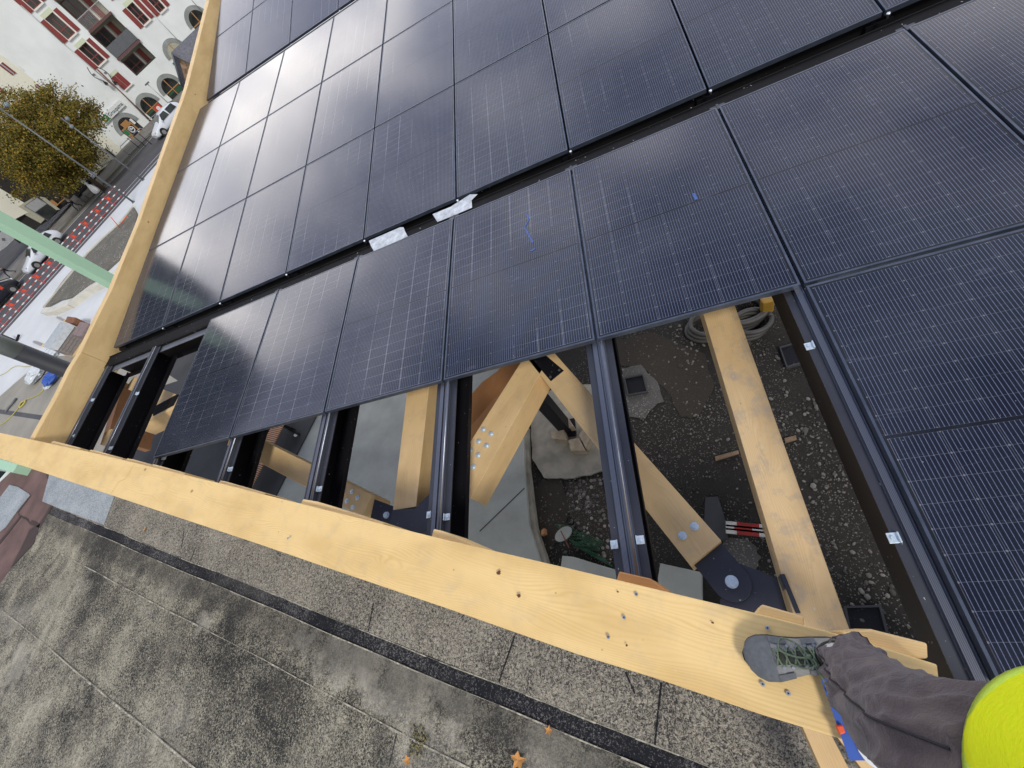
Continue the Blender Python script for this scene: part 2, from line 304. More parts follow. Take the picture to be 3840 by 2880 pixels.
# ------------------------------------------------------------------ mesh builder
class MB:
    def __init__(s): s.v = []; s.f = []; s.mi = []; s.sm = []
    def add(s, vs, fs, mi=0, smooth=False):
        o = len(s.v); s.v += [tuple(v) for v in vs]; s.f += [tuple(i+o for i in f) for f in fs]; s.mi += [mi]*len(fs); s.sm += [smooth]*len(fs); return s
    def box(s, x0, y0, z0, x1, y1, z1, mi=0):
        return s.add([(x0, y0, z0), (x1, y0, z0), (x1, y1, z0), (x0, y1, z0), (x0, y0, z1), (x1, y0, z1), (x1, y1, z1), (x0, y1, z1)],
                     [(0, 3, 2, 1), (4, 5, 6, 7), (0, 1, 5, 4), (1, 2, 6, 5), (2, 3, 7, 6), (3, 0, 4, 7)], mi)
    def obox(s, P, X, Y, Z, mi=0):      # corner P and three edge vectors
        P, X, Y, Z = map(Vector, (P, X, Y, Z))
        return s.add([P, P+X, P+X+Y, P+Y, P+Z, P+X+Z, P+X+Y+Z, P+Y+Z], [(0, 3, 2, 1), (4, 5, 6, 7), (0, 1, 5, 4), (1, 2, 6, 5), (2, 3, 7, 6), (3, 0, 4, 7)], mi)
    def prism(s, pts, d, mi=0):         # top polygon (CCW or CW), extruded by vector d
        n = len(pts); pts = [Vector(p) for p in pts]; d = Vector(d)
        a = sum((pts[i].x*pts[(i+1) % n].y-pts[(i+1) % n].x*pts[i].y) for i in range(n))
        if a < 0: pts = pts[::-1]
        s.add(pts+[p+d for p in pts], [tuple(range(n)), tuple(range(2*n-1, n-1, -1))]+[(i, i+n, (i+1) % n+n, (i+1) % n) for i in range(n)], mi); return s
    def cyl(s, a, b, r, r2=None, n=12, mi=0, cap=True, smooth=True):
        a, b = Vector(a), Vector(b); r2 = r if r2 is None else r2; ax = (b-a).normalized(); q = ax.orthogonal().normalized(); t = ax.cross(q)
        vs = []
        for P, R_ in ((a, r), (b, r2)):
            for i in range(n): th = 2*math.pi*i/n; vs.append(P+(q*math.cos(th)+t*math.sin(th))*R_)
        o = len(s.v); s.add(vs, [(i, (i+1) % n, (i+1) % n+n, i+n) for i in range(n)], mi, smooth)
        if cap: s.f += [tuple(o+i for i in range(n-1, -1, -1)), tuple(o+n+i for i in range(n))]; s.mi += [mi]*2; s.sm += [False]*2
        return s
    def tube(s, pts, r, n=8, mi=0, closed=False):
        pts = [Vector(p) for p in pts]; rings = []; prev = None
        for i, p in enumerate(pts):
            d = (pts[min(i+1, len(pts)-1)]-pts[max(i-1, 0)]).normalized()
            q = d.orthogonal().normalized() if prev is None else (prev-d*prev.dot(d)).normalized()
            prev = q; t = d.cross(q); rr = r[i] if isinstance(r, (list, tuple)) else r
            rings.append([p+(q*math.cos(2*math.pi*k/n)+t*math.sin(2*math.pi*k/n))*rr for k in range(n)])
        return s.loft(rings, mi)
    def loft(s, rings, mi=0, cap=True, smooth=True):
        n = len(rings[0]); o = len(s.v); vs = [p for r in rings for p in r]
        fs = [(j*n+i, j*n+(i+1) % n, (j+1)*n+(i+1) % n, (j+1)*n+i) for j in range(len(rings)-1) for i in range(n)]
        s.add(vs, fs, mi, smooth)
        if cap:
            e_ = (len(rings)-1)*n; s.f += [tuple(o+i for i in range(n-1, -1, -1)), tuple(o+e_+i for i in range(n))]; s.mi += [mi]*2; s.sm += [smooth]*2
        return s
    def build(s, name, mats, parent=None, origin=None, xaxis=None, bevel=0, root=None, uvoff=True):
        if not isinstance(mats, (list, tuple)): mats = [mats]
        mats = [M[k] if isinstance(k, str) else k for k in mats]
        vs = np.array([tuple(v) for v in s.v], float)
        if origin is None: origin = ((vs[:, 0].min()+vs[:, 0].max())/2, (vs[:, 1].min()+vs[:, 1].max())/2, vs[:, 2].min())
        X = Vector(xaxis).normalized() if xaxis is not None else Vector((1, 0, 0))
        Zt = Vector((0, 0, 1))
        if abs(X.dot(Zt)) > .98: Zt = Vector((0, 1, 0))
        Y = Zt.cross(X).normalized(); Z = X.cross(Y)
        Rm = Matrix((X, Y, Z)).transposed()
        loc = (vs-np.array(tuple(origin)))@np.array(Rm)
        me = bpy.data.meshes.new(name); me.from_pydata(loc.tolist(), [], s.f)
        for mt in mats: me.materials.append(mt)
        me.polygons.foreach_set('material_index', s.mi); me.polygons.foreach_set('use_smooth', s.sm)
        me.update()
        uvl = me.uv_layers.new(name='UVMap'); off = (random.random()*40, random.random()*40) if uvoff else (0, 0)
        data = np.zeros((len(me.loops), 2)); k = 0
        for p in me.polygons:
            n = p.normal; a = max(range(3), key=lambda i: abs(n[i]))
            ij = {0: (1, 2), 1: (0, 2), 2: (0, 1)}[a]; sh = {0: (3.3, 7.1), 1: (0, 11.7), 2: (0, 0)}[a]
            for li in p.loop_indices:
                c = loc[me.loops[li].vertex_index]; data[li] = (c[ij[0]]+off[0]+sh[0], c[ij[1]]+off[1]+sh[1])
        uvl.data.foreach_set('uv', data.ravel())
        o = bpy.data.objects.new(name, me); col.objects.link(o)
        o.matrix_world = Matrix.Translation(Vector(tuple(origin))) @ Rm.to_4x4()
        if bevel:
            b = o.modifiers.new('bevel', 'BEVEL'); b.width = bevel; b.segments = 2; b.limit_method = 'ANGLE'
        if parent is not None:
            mw = o.matrix_world.copy(); o.parent = parent; o.matrix_parent_inverse = inv(parent)
            o.matrix_basis = mw; WM[o.name] = mw
        else: WM[o.name] = o.matrix_world.copy()
        return o
def inv(o): return WM[o.name].inverted()
WM = {}
def tag(o, label=None, cat=None, group=None, kind=None):
    if label: o['label'] = label
    if cat: o['category'] = cat
    if group: o['group'] = group
    if kind: o['kind'] = kind
    if o.type != 'MESH': WM[o.name] = Matrix.Translation(o.location)
    return o
def thing(name, label, cat, loc=(0, 0, 0), group=None):
    o = bpy.data.objects.new(name, None); col.objects.link(o); o.location = loc; o.empty_display_size = .2
    return tag(o, label, cat, group)
def reg(o): return o
def struct(mb, name, mat, **k): o = mb.build(name, mat, **k); o['kind'] = 'structure'; return reg(o)
def copy_tree(o, parent=None):
    c = o.copy(); col.objects.link(c); c.parent = parent
    for ch in o.children: copy_tree(ch, c)
    return c
ORD = ['first', 'second', 'third', 'fourth', 'fifth', 'sixth', 'seventh', 'eighth', 'ninth', 'tenth', 'eleventh', 'twelfth', 'thirteenth', 'fourteenth']

# ================================================================== GROUND AND STREET (structure)
mb = MB(); mb.add([(-600, -600, ZG), (600, -600, ZG), (600, 600, ZG), (-600, 600, ZG)], [(0, 1, 2, 3)]); struct(mb, 'ground', 'asphd')
def sheet(name, px, z, mat, d=.02, wpts=None):
    pts = [at(x, y, z) for x, y in px] if wpts is None else wpts
    return struct(MB().prism(pts, (0, 0, -d)), name, mat)
A_ = Vector((-.707, -.707, 0)) ; 
na, nb = at(11, 1256, ZG), at(520, 692, ZG)      # road edge beside the plaza
fa, fb = at(78, 1065, ZG), at(367, 734, ZG)      # far edge of the road
SD = (nb-na).normalized(); SN = Vector((-SD.y, SD.x, 0))      # street direction (towards the arches) and its left normal (away from us)
RW = (fb-na).dot(SN)                             # carriageway width
def st(s, t, z=0): return na+SD*s+SN*t+Vector((0, 0, z))
L0, L1 = -40, 75
struct(MB().prism([st(L0, -.05, .012), st(L1, -.05, .012), st(L1, RW, .012), st(L0, RW, .012)], (0, 0, -.01)), 'road', 'asph')
for i, (t, wd, a, b) in enumerate([(.9, .16, L0, 26), (2.3, .10, L0, 60), (RW-.25, .14, -2, 60)]):
    struct(MB().prism([st(a, t, .017), st(b, t, .017), st(b, t+wd, .017), st(a, t+wd, .017)], (0, 0, -.003)), 'road_marking', 'white')
struct(MB().prism([st(L0, RW, .13), st(L1, RW, .13), st(L1, RW+.18, .13), st(L0, RW+.18, .13)], (0, 0, -.13)), 'kerb', 'footway')
struct(MB().prism([st(L0, RW+.182, .06), st(L1, RW+.182, .06), st(L1, RW+2.2, .06), st(L0, RW+2.2, .06)], (0, 0, -.06)), 'verge', 'verge')
struct(MB().prism([st(L0, RW+2.202, .09), st(L1, RW+2.202, .09), st(L1, RW+9.5, .09), st(L0, RW+9.5, .09)], (0, 0, -.09)), 'pavement', 'footway')
e1, e2, e3, e4 = at(112, 1387, ZG), at(0, 1484, ZG), at(-500, 1900, ZG), at(250, 1265, ZG)
pz = [st(-60, -.06, .03), st(60, -.06, .03), Vector((-8, 36, ZG+.03)), Vector((-12, 6, ZG+.03))+Vector((0, 2, 0)), at(170, 1340, ZG+.03), at(112, 1387, ZG+.03), at(0, 1484, ZG+.03), at(-400, 1790, ZG+.03)]
struct(MB().prism(pz, (0, 0, -.03)), 'plaza', 'plaza')
sheet('plaza_washed_concrete', [(-400, 1795), (0, 1486), (112, 1389), (172, 1341), (400, 1250), (700, 1450), (600, 1700), (-300, 2300)], ZG+.02, 'tan')
sheet('drain_channel', [(-60, 1524), (0, 1535), (157, 1557), (300, 1577), (300, 1597), (152, 1575), (0, 1551), (-60, 1542)], ZG+.028, 'asph', .004)
# planter bed
bed = [(160, 1152), (237, 1050), (324, 950), (447, 835), (497, 772), (512, 800), (500, 900), (440, 975), (352, 1055), (271, 1113), (226, 1124), (175, 1151)]
sheet('planting_bed', bed, ZG+.16, 'soilg', .16)
def jag(px, amp=9, n=7):
    out = []; r_ = random.Random(len(px))
    for (a, b), (c, d) in zip(px, px[1:]+px[:1]):
        for i in range(4): t = i/4; k_ = r_.gauss(0, amp*.5); L_ = math.hypot(c-a, d-b)+1; out.append((a+(c-a)*t-(d-b)/L_*k_, b+(d-b)*t+(c-a)/L_*k_))
    return out
def edging(name, pxs, wd, z0, z1, mat, label, cat):
    mb = MB(); P = [at(x, y, z1) for x, y in pxs]
    for a, b in zip(P[:-1], P[1:]):
        d = (b-a).normalized(); n_ = Vector((-d.y, d.x, 0))*wd; mb.obox(a-n_/2, b-a, n_, (0, 0, z0-z1))
    o = mb.build(name, mat); tag(o, label, cat); return o
edging('planter_edging', [(160, 1150), (324, 948), (380, 893), (447, 833), (497, 770)], .14, ZG, ZG+.25, 'curb', 'straight pale edging along the street side of the gravel planter', 'edging')
edging('planter_wall', [(158, 1163), (200, 1160), (260, 1133), (330, 1080), (395, 1045), (450, 1000), (520, 930)], .5, ZG, ZG+.42, 'curb', 'wide pale stone wall on the roof side of the gravel planter', 'low wall')

# distant wooded mountain to the west (seen mirrored in the panels)
mb = MB(); rings = []
prof = [(-60, 0), (-40, 40), (0, 95), (30, 130), (60, 160), (95, 190), (118, 150), (133, 110), (139, 60)]
for az, _ in []: pass
azs = [142, 143.5, 145, 146, 147.2, 149.5, 155, 160, 166, 174, 184, 196, 210, 226]
els = [2, 8, 15, 21, 26, 28.5, 29, 28, 27.5, 26, 24, 20, 13, 4]
base = []; top = []; back = []
for k in range(len(azs)*6-5):
    f = k/6; i = min(int(f), len(azs)-2); fr = f-i
    a = math.radians(azs[i]*(1-fr)+azs[i+1]*fr); el = els[i]*(1-fr)+els[i+1]*fr + random.uniform(-.35, .35)
    base.append((380*math.cos(a), 380*math.sin(a), ZG-1)); top.append((560*math.cos(a), 560*math.sin(a), 560*math.tan(math.radians(el)))); back.append((800*math.cos(a), 800*math.sin(a), ZG-1))
n = len(base); mb.add(base+top+back, [(i, i+1, n+i+1, n+i) for i in range(n-1)]+[(n+i, n+i+1, 2*n+i+1, 2*n+i) for i in range(n-1)], 0, True)
struct(mb, 'mountain', 'forest')

# site ground under the roof
sheet('site_soil', [(1900, 1180), (2300, 900), (3100, 900), (3700, 1400), (3600, 2700), (3000, 2700), (2000, 2300), (1978, 1985), (1955, 1600)], ZG+.015, 'soil', .01)
sheet('packed_soil', jag([(2240, 1290), (2440, 1240), (2640, 1330), (2680, 1440), (2620, 1560), (2560, 1560), (2500, 1470), (2430, 1390), (2330, 1370)], 10), ZG+.03, 'soilb', .01)
sheet('packed_soil', jag([(2030, 1800), (2100, 1790), (2140, 1900), (2110, 2010), (2020, 2120), (2005, 2000), (1985, 1850)], 10), ZG+.03, 'soilb', .01)
sheet('pebble_patch', jag([(2120, 1810), (2250, 1790), (2290, 1900), (2330, 2060), (2290, 2110), (2180, 2030), (2130, 1900)], 10), ZG+.032, 'soilp', .01)
sheet('pale_gravel', jag([(2330, 1380), (2400, 1370), (2470, 1430), (2485, 1500), (2420, 1560), (2345, 1560), (2320, 1460)], 10), ZG+.034, 'pale', .01)
sheet('pale_gravel', jag([(2710, 2025), (2810, 2020), (2850, 2090), (2840, 2150), (2790, 2160), (2730, 2110)], 10), ZG+.034, 'pale', .01)
sheet('concrete_slab', [(1962, 1500), (1967, 1750), (1984, 1970), (2028, 2110), (1700, 2130), (1200, 2100), (900, 2000), (900, 1600), (1300, 1250), (1900, 1200)], ZG+.30, 'conc', .3)
sheet('slab_edge', [(1962, 1600), (1984, 1970), (2026, 2105), (2052, 2110), (2008, 1975), (1980, 1750), (1978, 1600)], ZG+.22, 'blind', .2)
sheet('slab_joint', [(1966, 1828), (1968, 1832), (1800, 1994), (1797, 1991)], ZG+.303, 'concd', .002)
sheet('blinding_slab', jag([(1985, 1560), (2010, 1500), (2100, 1440), (2260, 1440), (2275, 1762), (2150, 1790), (2085, 1795), (2040, 1790), (1995, 1720)], 4), ZG+.08, 'blind', .07)
sheet('dark_slab', [(1184, 1560), (1111, 1703), (1032, 1858), (930, 2000), (400, 1900), (480, 1600), (600, 1450), (900, 1350), (1250, 1400)], ZG+.36, 'concd', .05)

# ================================================================== NEIGHBOURING FLAT ROOF
# direction of the felt seams on the level ZR
sa, sb = at(289, 1935, ZR), at(2407, 2778, ZR); RD = (sb-sa).normalized(); RN = Vector((-RD.y, RD.x, 0))  # RN towards the solar roof
fr = thing('flat_roof_building', 'flat roofed building with weathered mineral felt and overlapping seams below the timber edge beam', 'building', (sa+RD*3-RN*4+Vector((0, 0, ZG-ZR))))
def rp(s, t, z=0): return sa+RD*s+RN*t+Vector((0, 0, z))
tb = (at(1299, 2402, ZR)-sa).dot(RN); tcx = (at(1063, 2514, ZR)-sa).dot(RN); td = (at(355, 2573, ZR)-sa).dot(RN)
LE = (at(195, 1900, ZR)-sa).dot(RD)
def srange(px): return (at(px[0], px[1], ZR)-sa).dot(RD)
# slanting west edge of the felt
w1, w2 = at(205, 1890, ZR), at(-150, 2400, ZR); ed = (w2-w1).normalized()
def rowpoly(t0, t1, z):
    def s_at(t):
        k = (t-(w1-sa).dot(RN))/ed.dot(RN); return (w1+ed*k-sa).dot(RD)
    return [rp(s_at(t0), t0, z), rp(13, t0, z), rp(13, t1, z), rp(s_at(t1), t1, z)]
TU = min((at(x, y, ZR)-sa).dot(RN) for x, y in [(1200, 1960), (1860, 2110), (2400, 2250), (600, 1835), (2800, 2360)])
MB().prism(rowpoly(0.0, TU, .0), (0, 0, -.03)).build('felt_upper', 'feltn', fr)
MB().prism([rp((at(160, 1880, ZR)-sa).dot(RD), 0.01, .006), rp((at(190, 1990, ZR)-sa).dot(RD), 0.01, .006), rp((at(420, 1920, ZR)-sa).dot(RD), .02, .006), rp((at(420, 1880, ZR)-sa).dot(RD), .4, .006), rp((at(171, 1779, ZR)-sa).dot(RD), .6, .006)], (0, 0, -.004)).build('felt_patch', 'feltg', fr)
MB().prism(rowpoly(tb, -.004, -.012), (0, 0, -.03)).build('lap_strip', 'feltd', fr)
MB().prism(rowpoly(tcx, tb-.003, -.006), (0, 0, -.03)).build('felt_row', 'felt', fr)
MB().prism(rowpoly(td, tcx-.003, -.012), (0, 0, -.03)).build('felt_row', 'felt', fr)
MB().prism(rowpoly(td-1.05, td-.003, -.018), (0, 0, -.03)).build('felt_row', 'felt', fr)
MB().prism(rowpoly(td-2.6, td-1.053, -.024), (0, 0, -.03)).build('felt_row', 'felt', fr)
def wavy(t, s0, s1, wd, z):
    n = 90; mb = MB()
    for i in range(n):
        s = s0+(s1-s0)*i/n; s2 = s0+(s1-s0)*(i+1)/n; a = wd*(.15+1.1*random.random()**1.3); j0 = .004*math.sin(s*1.7)+.002*math.sin(s*5.3); j1 = .004*math.sin(s2*1.7)+.002*math.sin(s2*5.3)
        mb.add([rp(s, t+j0-a, z), rp(s2, t+j1-a, z), rp(s2, t+j1+a*.3, z), rp(s, t+j0+a*.3, z)], [(0, 1, 2, 3)])
    mb.build('lap_seam', 'seam', fr)
wavy(-.002, .0, 11, .006, .004); wavy(tb, .2, 11, .007, .002); wavy(tcx, .2, 11, .010, .004); wavy(td, -.5, 11, .012, .002); wavy(td-1.05, 0, 11, .012, -.003)
for pa, pb in [((735, 2050), (712, 2110)), ((1400, 2260), (1375, 2400)), ((1930, 2385), (1870, 2560)), ((2480, 2560), (2455, 2800)), ((225, 2075), (130, 2190)), ((690, 1990), (680, 2055)), ((340, 2610), (210, 2830)), ((1490, 2740), (1460, 2870)), ((1250, 2320), (1245, 2372)), ((2345, 2520), (2380, 2600))]:
    a, b = at(*pa, ZR+.003), at(*pb, ZR+.003); n_ = (b-a).normalized().cross(Vector((0, 0, 1)))*.006; MB().add([a-n_, a+n_, b+n_, b-n_], [(0, 1, 2, 3)]).build('cross_joint', 'feltd', fr)
MB().prism([w1+Vector((0, 0, -.01)), w2+Vector((0, 0, -.01)), at(-500, 2500, ZR-.01), at(-160, 1960, ZR-.01), at(66, 1745, ZR-.01), at(171, 1775, ZR-.01)], (0, 0, -.05)).build('brown_felt', 'brownfelt', fr)
mb = MB()
for q in [[(202, 1890), (195, 1886), (140, 1975), (150, 1982)], [(150, 1965), (125, 2040), (40, 2130), (95, 2020), (110, 1985)], [(64, 1912), (72, 1930), (105, 1945), (112, 1965), (98, 1950), (70, 1935)], [(110, 1855), (116, 1858), (70, 1920), (64, 1915)], [(75, 1935), (78, 1940), (0, 2040), (-20, 2050)], [(150, 1965), (118, 1950), (110, 1965), (145, 1978)]]:
    mb.prism([at(x, y, ZR-.004) for x, y in q], (0, 0, -.003))
mb.build('wet_stain', 'brownwet', fr)
o = MB().prism([at(x, y, ZR+.005) for x, y in [(35, 1818), (65, 1825), (105, 1850), (110, 1857), (60, 1920), (20, 1975), (-10, 2000), (-80, 2080), (-80, 1990), (0, 1865)]], (0, 0, -.012)).build('felt_offcut', 'feltg', fr)
mb = MB().obox(rp(-9, -6.5, -.4), RD*21, RN*(6.45+TU), (0, 0, ZG-ZR+.4)); mb.build('wall', 'render', fr)
mb = MB().obox(at(0, 1700, ZR-.02)+Vector((-8, 0, 0)), RD*10, -RN*3, (0, 0, -.1)); 
# leaves and moss lying on the felt
def leaf(px, z, r, label, mat='leaf2'):
    c = at(*px, z); vs = []; n = 10; a0 = random.random()*6
    for i in range(n):
        rr = r*(1 if i % 2 == 0 else .55)*random.uniform(.8, 1.1); th = a0+2*math.pi*i/n; vs.append(c+Vector((rr*math.cos(th), rr*math.sin(th), .012+.01*random.random())))
    mb = MB().add(vs+[c+Vector((0, 0, .004))], [(i, (i+1) % n, n) for i in range(n)]); o = mb.build('fallen_leaf', mat); tag(o, label, 'leaf', 'fallen leaves on the felt roof')
leaf((1945, 2850), ZR+.006, .055, 'large yellow star shaped leaf on the felt roof near the bottom edge of the photo')
leaf((1530, 2850), ZR+.006, .035, 'pale orange curled leaf beside the mossy joint on the felt roof')
leaf((2060, 2738), ZR+.006, .030, 'small orange leaf lying beside the dark lap strip of the felt roof')
leaf((545, 1988), ZR+.006, .03, 'small brown leaf on the felt just below the left part of the edge beam')
mb = MB()
for i in range(70):
    c = at(1565+random.gauss(0, 18), 2775+random.gauss(0, 34), ZR+.004); r_ = random.uniform(.004, .012)
    mb.cyl(c, c+Vector((0, 0, r_*.7)), r_, r_*.4, 6)
o = mb.build('moss_patch', plain('moss', (.20, .18, .09), .95, 0, .5, 60)); tag(o, 'yellow green moss growing on the joint of the felt roof', 'moss', kind='stuff')

# ================================================================== SOLAR ROOF PROFILE
gv, gz, hv, hz, tB, tC = .2962, -.0186, .3279, -.0111, .1071, .2245
eB = 3*PL+2*GAP
Bend = (gv+eB*math.cos(tB), gz+eB*math.sin(tB))
def zprof(v):
    if v < gv: return 0
    if v < Bend[0]: return gz+(v-gv)*math.tan(tB)
    return Bend[1]+(v-Bend[0])*math.tan(tC)
# panel prototype
def make_panel():
    r = thing('solar_panel', 'x', 'solar panel')
    f = .011; mb = MB()
    mb.box(0, 0, -.035, PW, f, 0); mb.box(0, PL-f, -.035, PW, PL, 0); mb.box(0, f, -.035, f, PL-f, 0); mb.box(PW-f, f, -.035, PW, PL-f, 0)
    mb.build('frame', 'frame', r, origin=(0, 0, 0))
    mb = MB().box(f, f, -.008, PW-f, PL-f, -.0015); mb.build('glass', 'pv', r, origin=(0, 0, 0), uvoff=False)
    return r
proto = make_panel(); used = [False]
def infr(pts, mrg=350):
    q = [RM@(np.array(p)-CAM) for p in pts]; q = [(1920+FPX*a[0]/max(a[2], .05), 1440+FPX*a[1]/max(a[2], .05)) for a in q]
    xs = [a[0] for a in q]; ys = [a[1] for a in q]
    return max(xs) > -mrg and min(xs) < 3840+mrg and max(ys) > -mrg and min(ys) < 2880+mrg
def panel(k, v, z, t, label, group):
    P = Vector((k*PIT+.009, v, z)); d = Vector((0, math.cos(t), math.sin(t)))*PL
    if not infr([P, P+Vector((PW, 0, 0)), P+d, P+d+Vector((PW, 0, 0))], 60): return
    o = proto if not used[0] else copy_tree(proto); used[0] = True
    o.location = P; o.rotation_euler = (t, 0, 0); o['label'] = label; o['group'] = group
    return o
def side(i): return ORD[i]
for k in range(0, 10):
    if not k: lab = 'leftmost solar panel of the near row, its free left edge beside the open bays'
    else: lab = '%s solar panel from the left in the row below the wide gutter' % ORD[k]
    panel(k, -PL, 0, 0, lab, 'solar panels in the row below the gutter')
for j, k in enumerate(range(5, 10)):
    panel(k, -2*PL-GAP, 0, 0, ['large solar panel nearest the person, above the orange timber and grey rail', 'solar panel to the right of the one nearest the person', 'solar panel third from the open bay in the nearest row', 'solar panel fourth from the open bay in the nearest row', 'solar panel fifth from the open bay in the nearest row'][j], 'solar panels in the nearest row')
for r_, nm in enumerate(('first row above the wide black gutter', 'second row above the wide black gutter', 'third row above the wide black gutter')):
    s = r_*(PL+GAP)
    for k in range(-2, 10):
        panel(k, gv+s*math.cos(tB), gz+s*math.sin(tB), tB, ('solar panel touching the left edge beam in the %s' % nm) if k == -2 else '%s solar panel counted from the left in the %s' % (ORD[k+2], nm), 'solar panels in the '+nm)
for r_, nm in enumerate(('first row above the narrow upper gutter', 'second row above the narrow upper gutter')):
    s = r_*(PL+GAP)
    for k in range(-2, 8):
        panel(k, Bend[0]+hv+s*math.cos(tC), Bend[1]+hz+s*math.sin(tC), tC, ('solar panel touching the left edge beam in the %s' % nm) if k == -2 else '%s solar panel counted from the left in the %s' % (ORD[k+2], nm), 'solar panels in the '+nm)
# chalk strokes on panels
def chalk(pts, wd, label):
    P = [at(x, y, .0012) for x, y in pts]; mb = MB()
    for a, b in zip(P[:-1], P[1:]):
        n_ = (b-a).normalized().cross(Vector((0, 0, 1)))*wd; mb.add([a-n_, a+n_, b+n_, b-n_], [(0, 1, 2, 3)])
    o = mb.build('chalk_mark', 'chalk'); tag(o, label, 'chalk mark')
chalk([(1974, 800), (1984, 820), (1968, 853), (1982, 880), (1999, 910)], .006, 'zigzag blue chalk stroke on the third panel left of the large rail')
chalk([(1990, 942), (2006, 932)], .008, 'short blue chalk dab below the zigzag stroke')
chalk([(2600, 725), (2612, 748)], .010, 'blue chalk smudge above the mid line of the panel left of centre right')

# ------------------------------------------------------------------ purlins, rails, clips
def purlin(k, v0, v1, tilt_prof, label, group, rail=True):
    u = k*PIT
    r = thing('steel_purlin', label, 'steel beam', (u, v0, -.32), group)
    segs = tilt_prof
    mbf, mbw, mbr, mbh = MB(), MB(), MB(), MB()
    for (a, za), (b, zb) in segs:
        P = Vector((u, a, za)); d = Vector((0, b-a, zb-za)); X = Vector((1, 0, 0)); Z = Vector((0, 0, 1))
        mbf.obox(P+X*-.082+Z*-.068, X*.165, d, Z*.008)
        mbw.obox(P+X*-.082+Z*-.285, X*.007, d, Z*.216)
        mbw.obox(P+X*-.074+Z*-.285, X*.155, d, Z*.007); mbw.obox(P+X*.075+Z*-.277, X*.006, d, Z*.035)
        # extruded double rail: base, two ribs, centre slot
        mbr.obox(P+X*-.040+Z*-.0598, X*.080, d, Z*.006)
        mbr.obox(P+X*-.036+Z*-.0537, X*.028, d, Z*.0180); mbr.obox(P+X*.008+Z*-.0537, X*.028, d, Z*.0180)
        mbr.obox(P+X*-.004+Z*-.0537, X*.008, d, Z*.010)
        mbh.cyl(P+X*.022+Z*-.041, P+X*.022+Z*-.041+d, .0085, n=10)  # lighter round rib added to draw a highlight along the rail
    mbf.build('top_flange', 'steelg', r, xaxis=(0, 1, 0)); mbw.build('web', 'steel', r, xaxis=(0, 1, 0)); 
    rr = thing('mounting_rail', ('ribbed rail on the '+label.replace('black steel ', '', 1).replace('hidden below panel row near the right side, ', 'under the panels, ')), 'rail', (u, v0, -.06), group.replace('steel beams', 'mounting rails'))
    mbr.build('rail_profile', 'rail', rr, xaxis=(0, 1, 0)); mbh.build('highlight_rib', M['rib'], rr, xaxis=(0, 1, 0))
    return r
A0e = -2*PL-GAP-.03
beamv = {}
def vend(u):   # inner side of the front beam
    a, b = at(340, 1690, .24), at(3200, 2400, .30); k = (u-a.x)/(b.x-a.x); return a.y+(b.y-a.y)*k-.02
names = {-2: 'black steel beam lying against the left edge beam in the open corner', -1: 'black steel beam crossing the open corner bay without panels', 0: 'black steel beam under the free left edge of the near row',
         1: 'black steel beam between the bench bay and the corner bays', 2: 'black steel beam left of the light timber with two bolts', 3: 'black steel beam between the light timber and the bolted brace', 4: 'black steel beam passing over the pit between brace and apex', 5: 'black steel beam along the edge of the panel nearest the person'}
for k in range(-2, 9):
    u = k*PIT-(.0 if k > -2 else -.05)
    purlin(k if k > -2 else -1.945, max(vend(k*PIT), A0e) if k < 5 else A0e, -.02, [((max(vend(k*PIT), A0e) if k < 5 else A0e, 0), (-.02, 0))], names.get(k, 'black steel beam hidden below panel row near the right side, %s right of the person' % ORD[k-6 if k > 5 else 0]), 'steel beams under the near rows')
for k in range(-2, 9):
    uk = k if k > -2 else -1.96
    u = uk*PIT; P0 = (gv+.02, gz); P1 = (Bend[0], Bend[1])
    r = thing('steel_purlin', 'black steel beam under the %s panel joint above the wide gutter' % ORD[k+2], 'steel beam', (u, P0[0], -.3), 'steel beams under the rows above the gutter')
    mb = MB().obox((u-.08, P0[0], P0[1]-.30), (.16, 0, 0), (0, P1[0]-P0[0], P1[1]-P0[1]), (0, 0, .22)); mb.build('web', 'steel', r, xaxis=(0, 1, 0))
def clip(px, lab):
    c = at(*px, -.052); mb = MB().box(c.x-.016, c.y-.02, -.0595, c.x+.016, c.y+.02, -.053); mb.cyl((c.x, c.y, -.053), (c.x, c.y, -.045), .009, n=6)
    mb.box(c.x+(.016 if (c.x % PIT) > .6 else -.022), c.y-.02, -.0595, c.x+(.022 if (c.x % PIT) > .6 else -.016), c.y+.02, -.040)
    o = mb.build('rail_clip', 'zincb', bevel=.001); tag(o, lab, 'clip', 'zinc clips holding the rails')
for px, lab in [((2301, 2042), 'zinc clip on the left flange of the beam over the pit'), ((2403, 2024), 'zinc clip on the right flange of the beam over the pit'), ((3033, 1297), 'upper zinc clip on the beam beside the nearest panel'), ((3348, 2017), 'lower zinc clip on the beam beside the nearest panel'),
                ((1199, 1833), 'zinc clip on the beam above the bench'), ((1677, 1938), 'zinc clip right of the rail between light timber and bolted brace'), ((1607, 1930), 'zinc clip left of the rail between light timber and bolted brace'),
                ((516, 1475), 'upper zinc clip on the beam crossing the open corner bay'), ((349, 1499), 'upper zinc clip beside the left edge beam'), ((274, 1634), 'lower zinc clip beside the left edge beam'), ((417, 1680), 'lower zinc clip on the beam crossing the open corner bay'), ((865, 1759), 'zinc clip on the beam left of the bench'), ((617, 1716), 'zinc clip below the free corner of the leftmost panel')]: clip(px, lab)
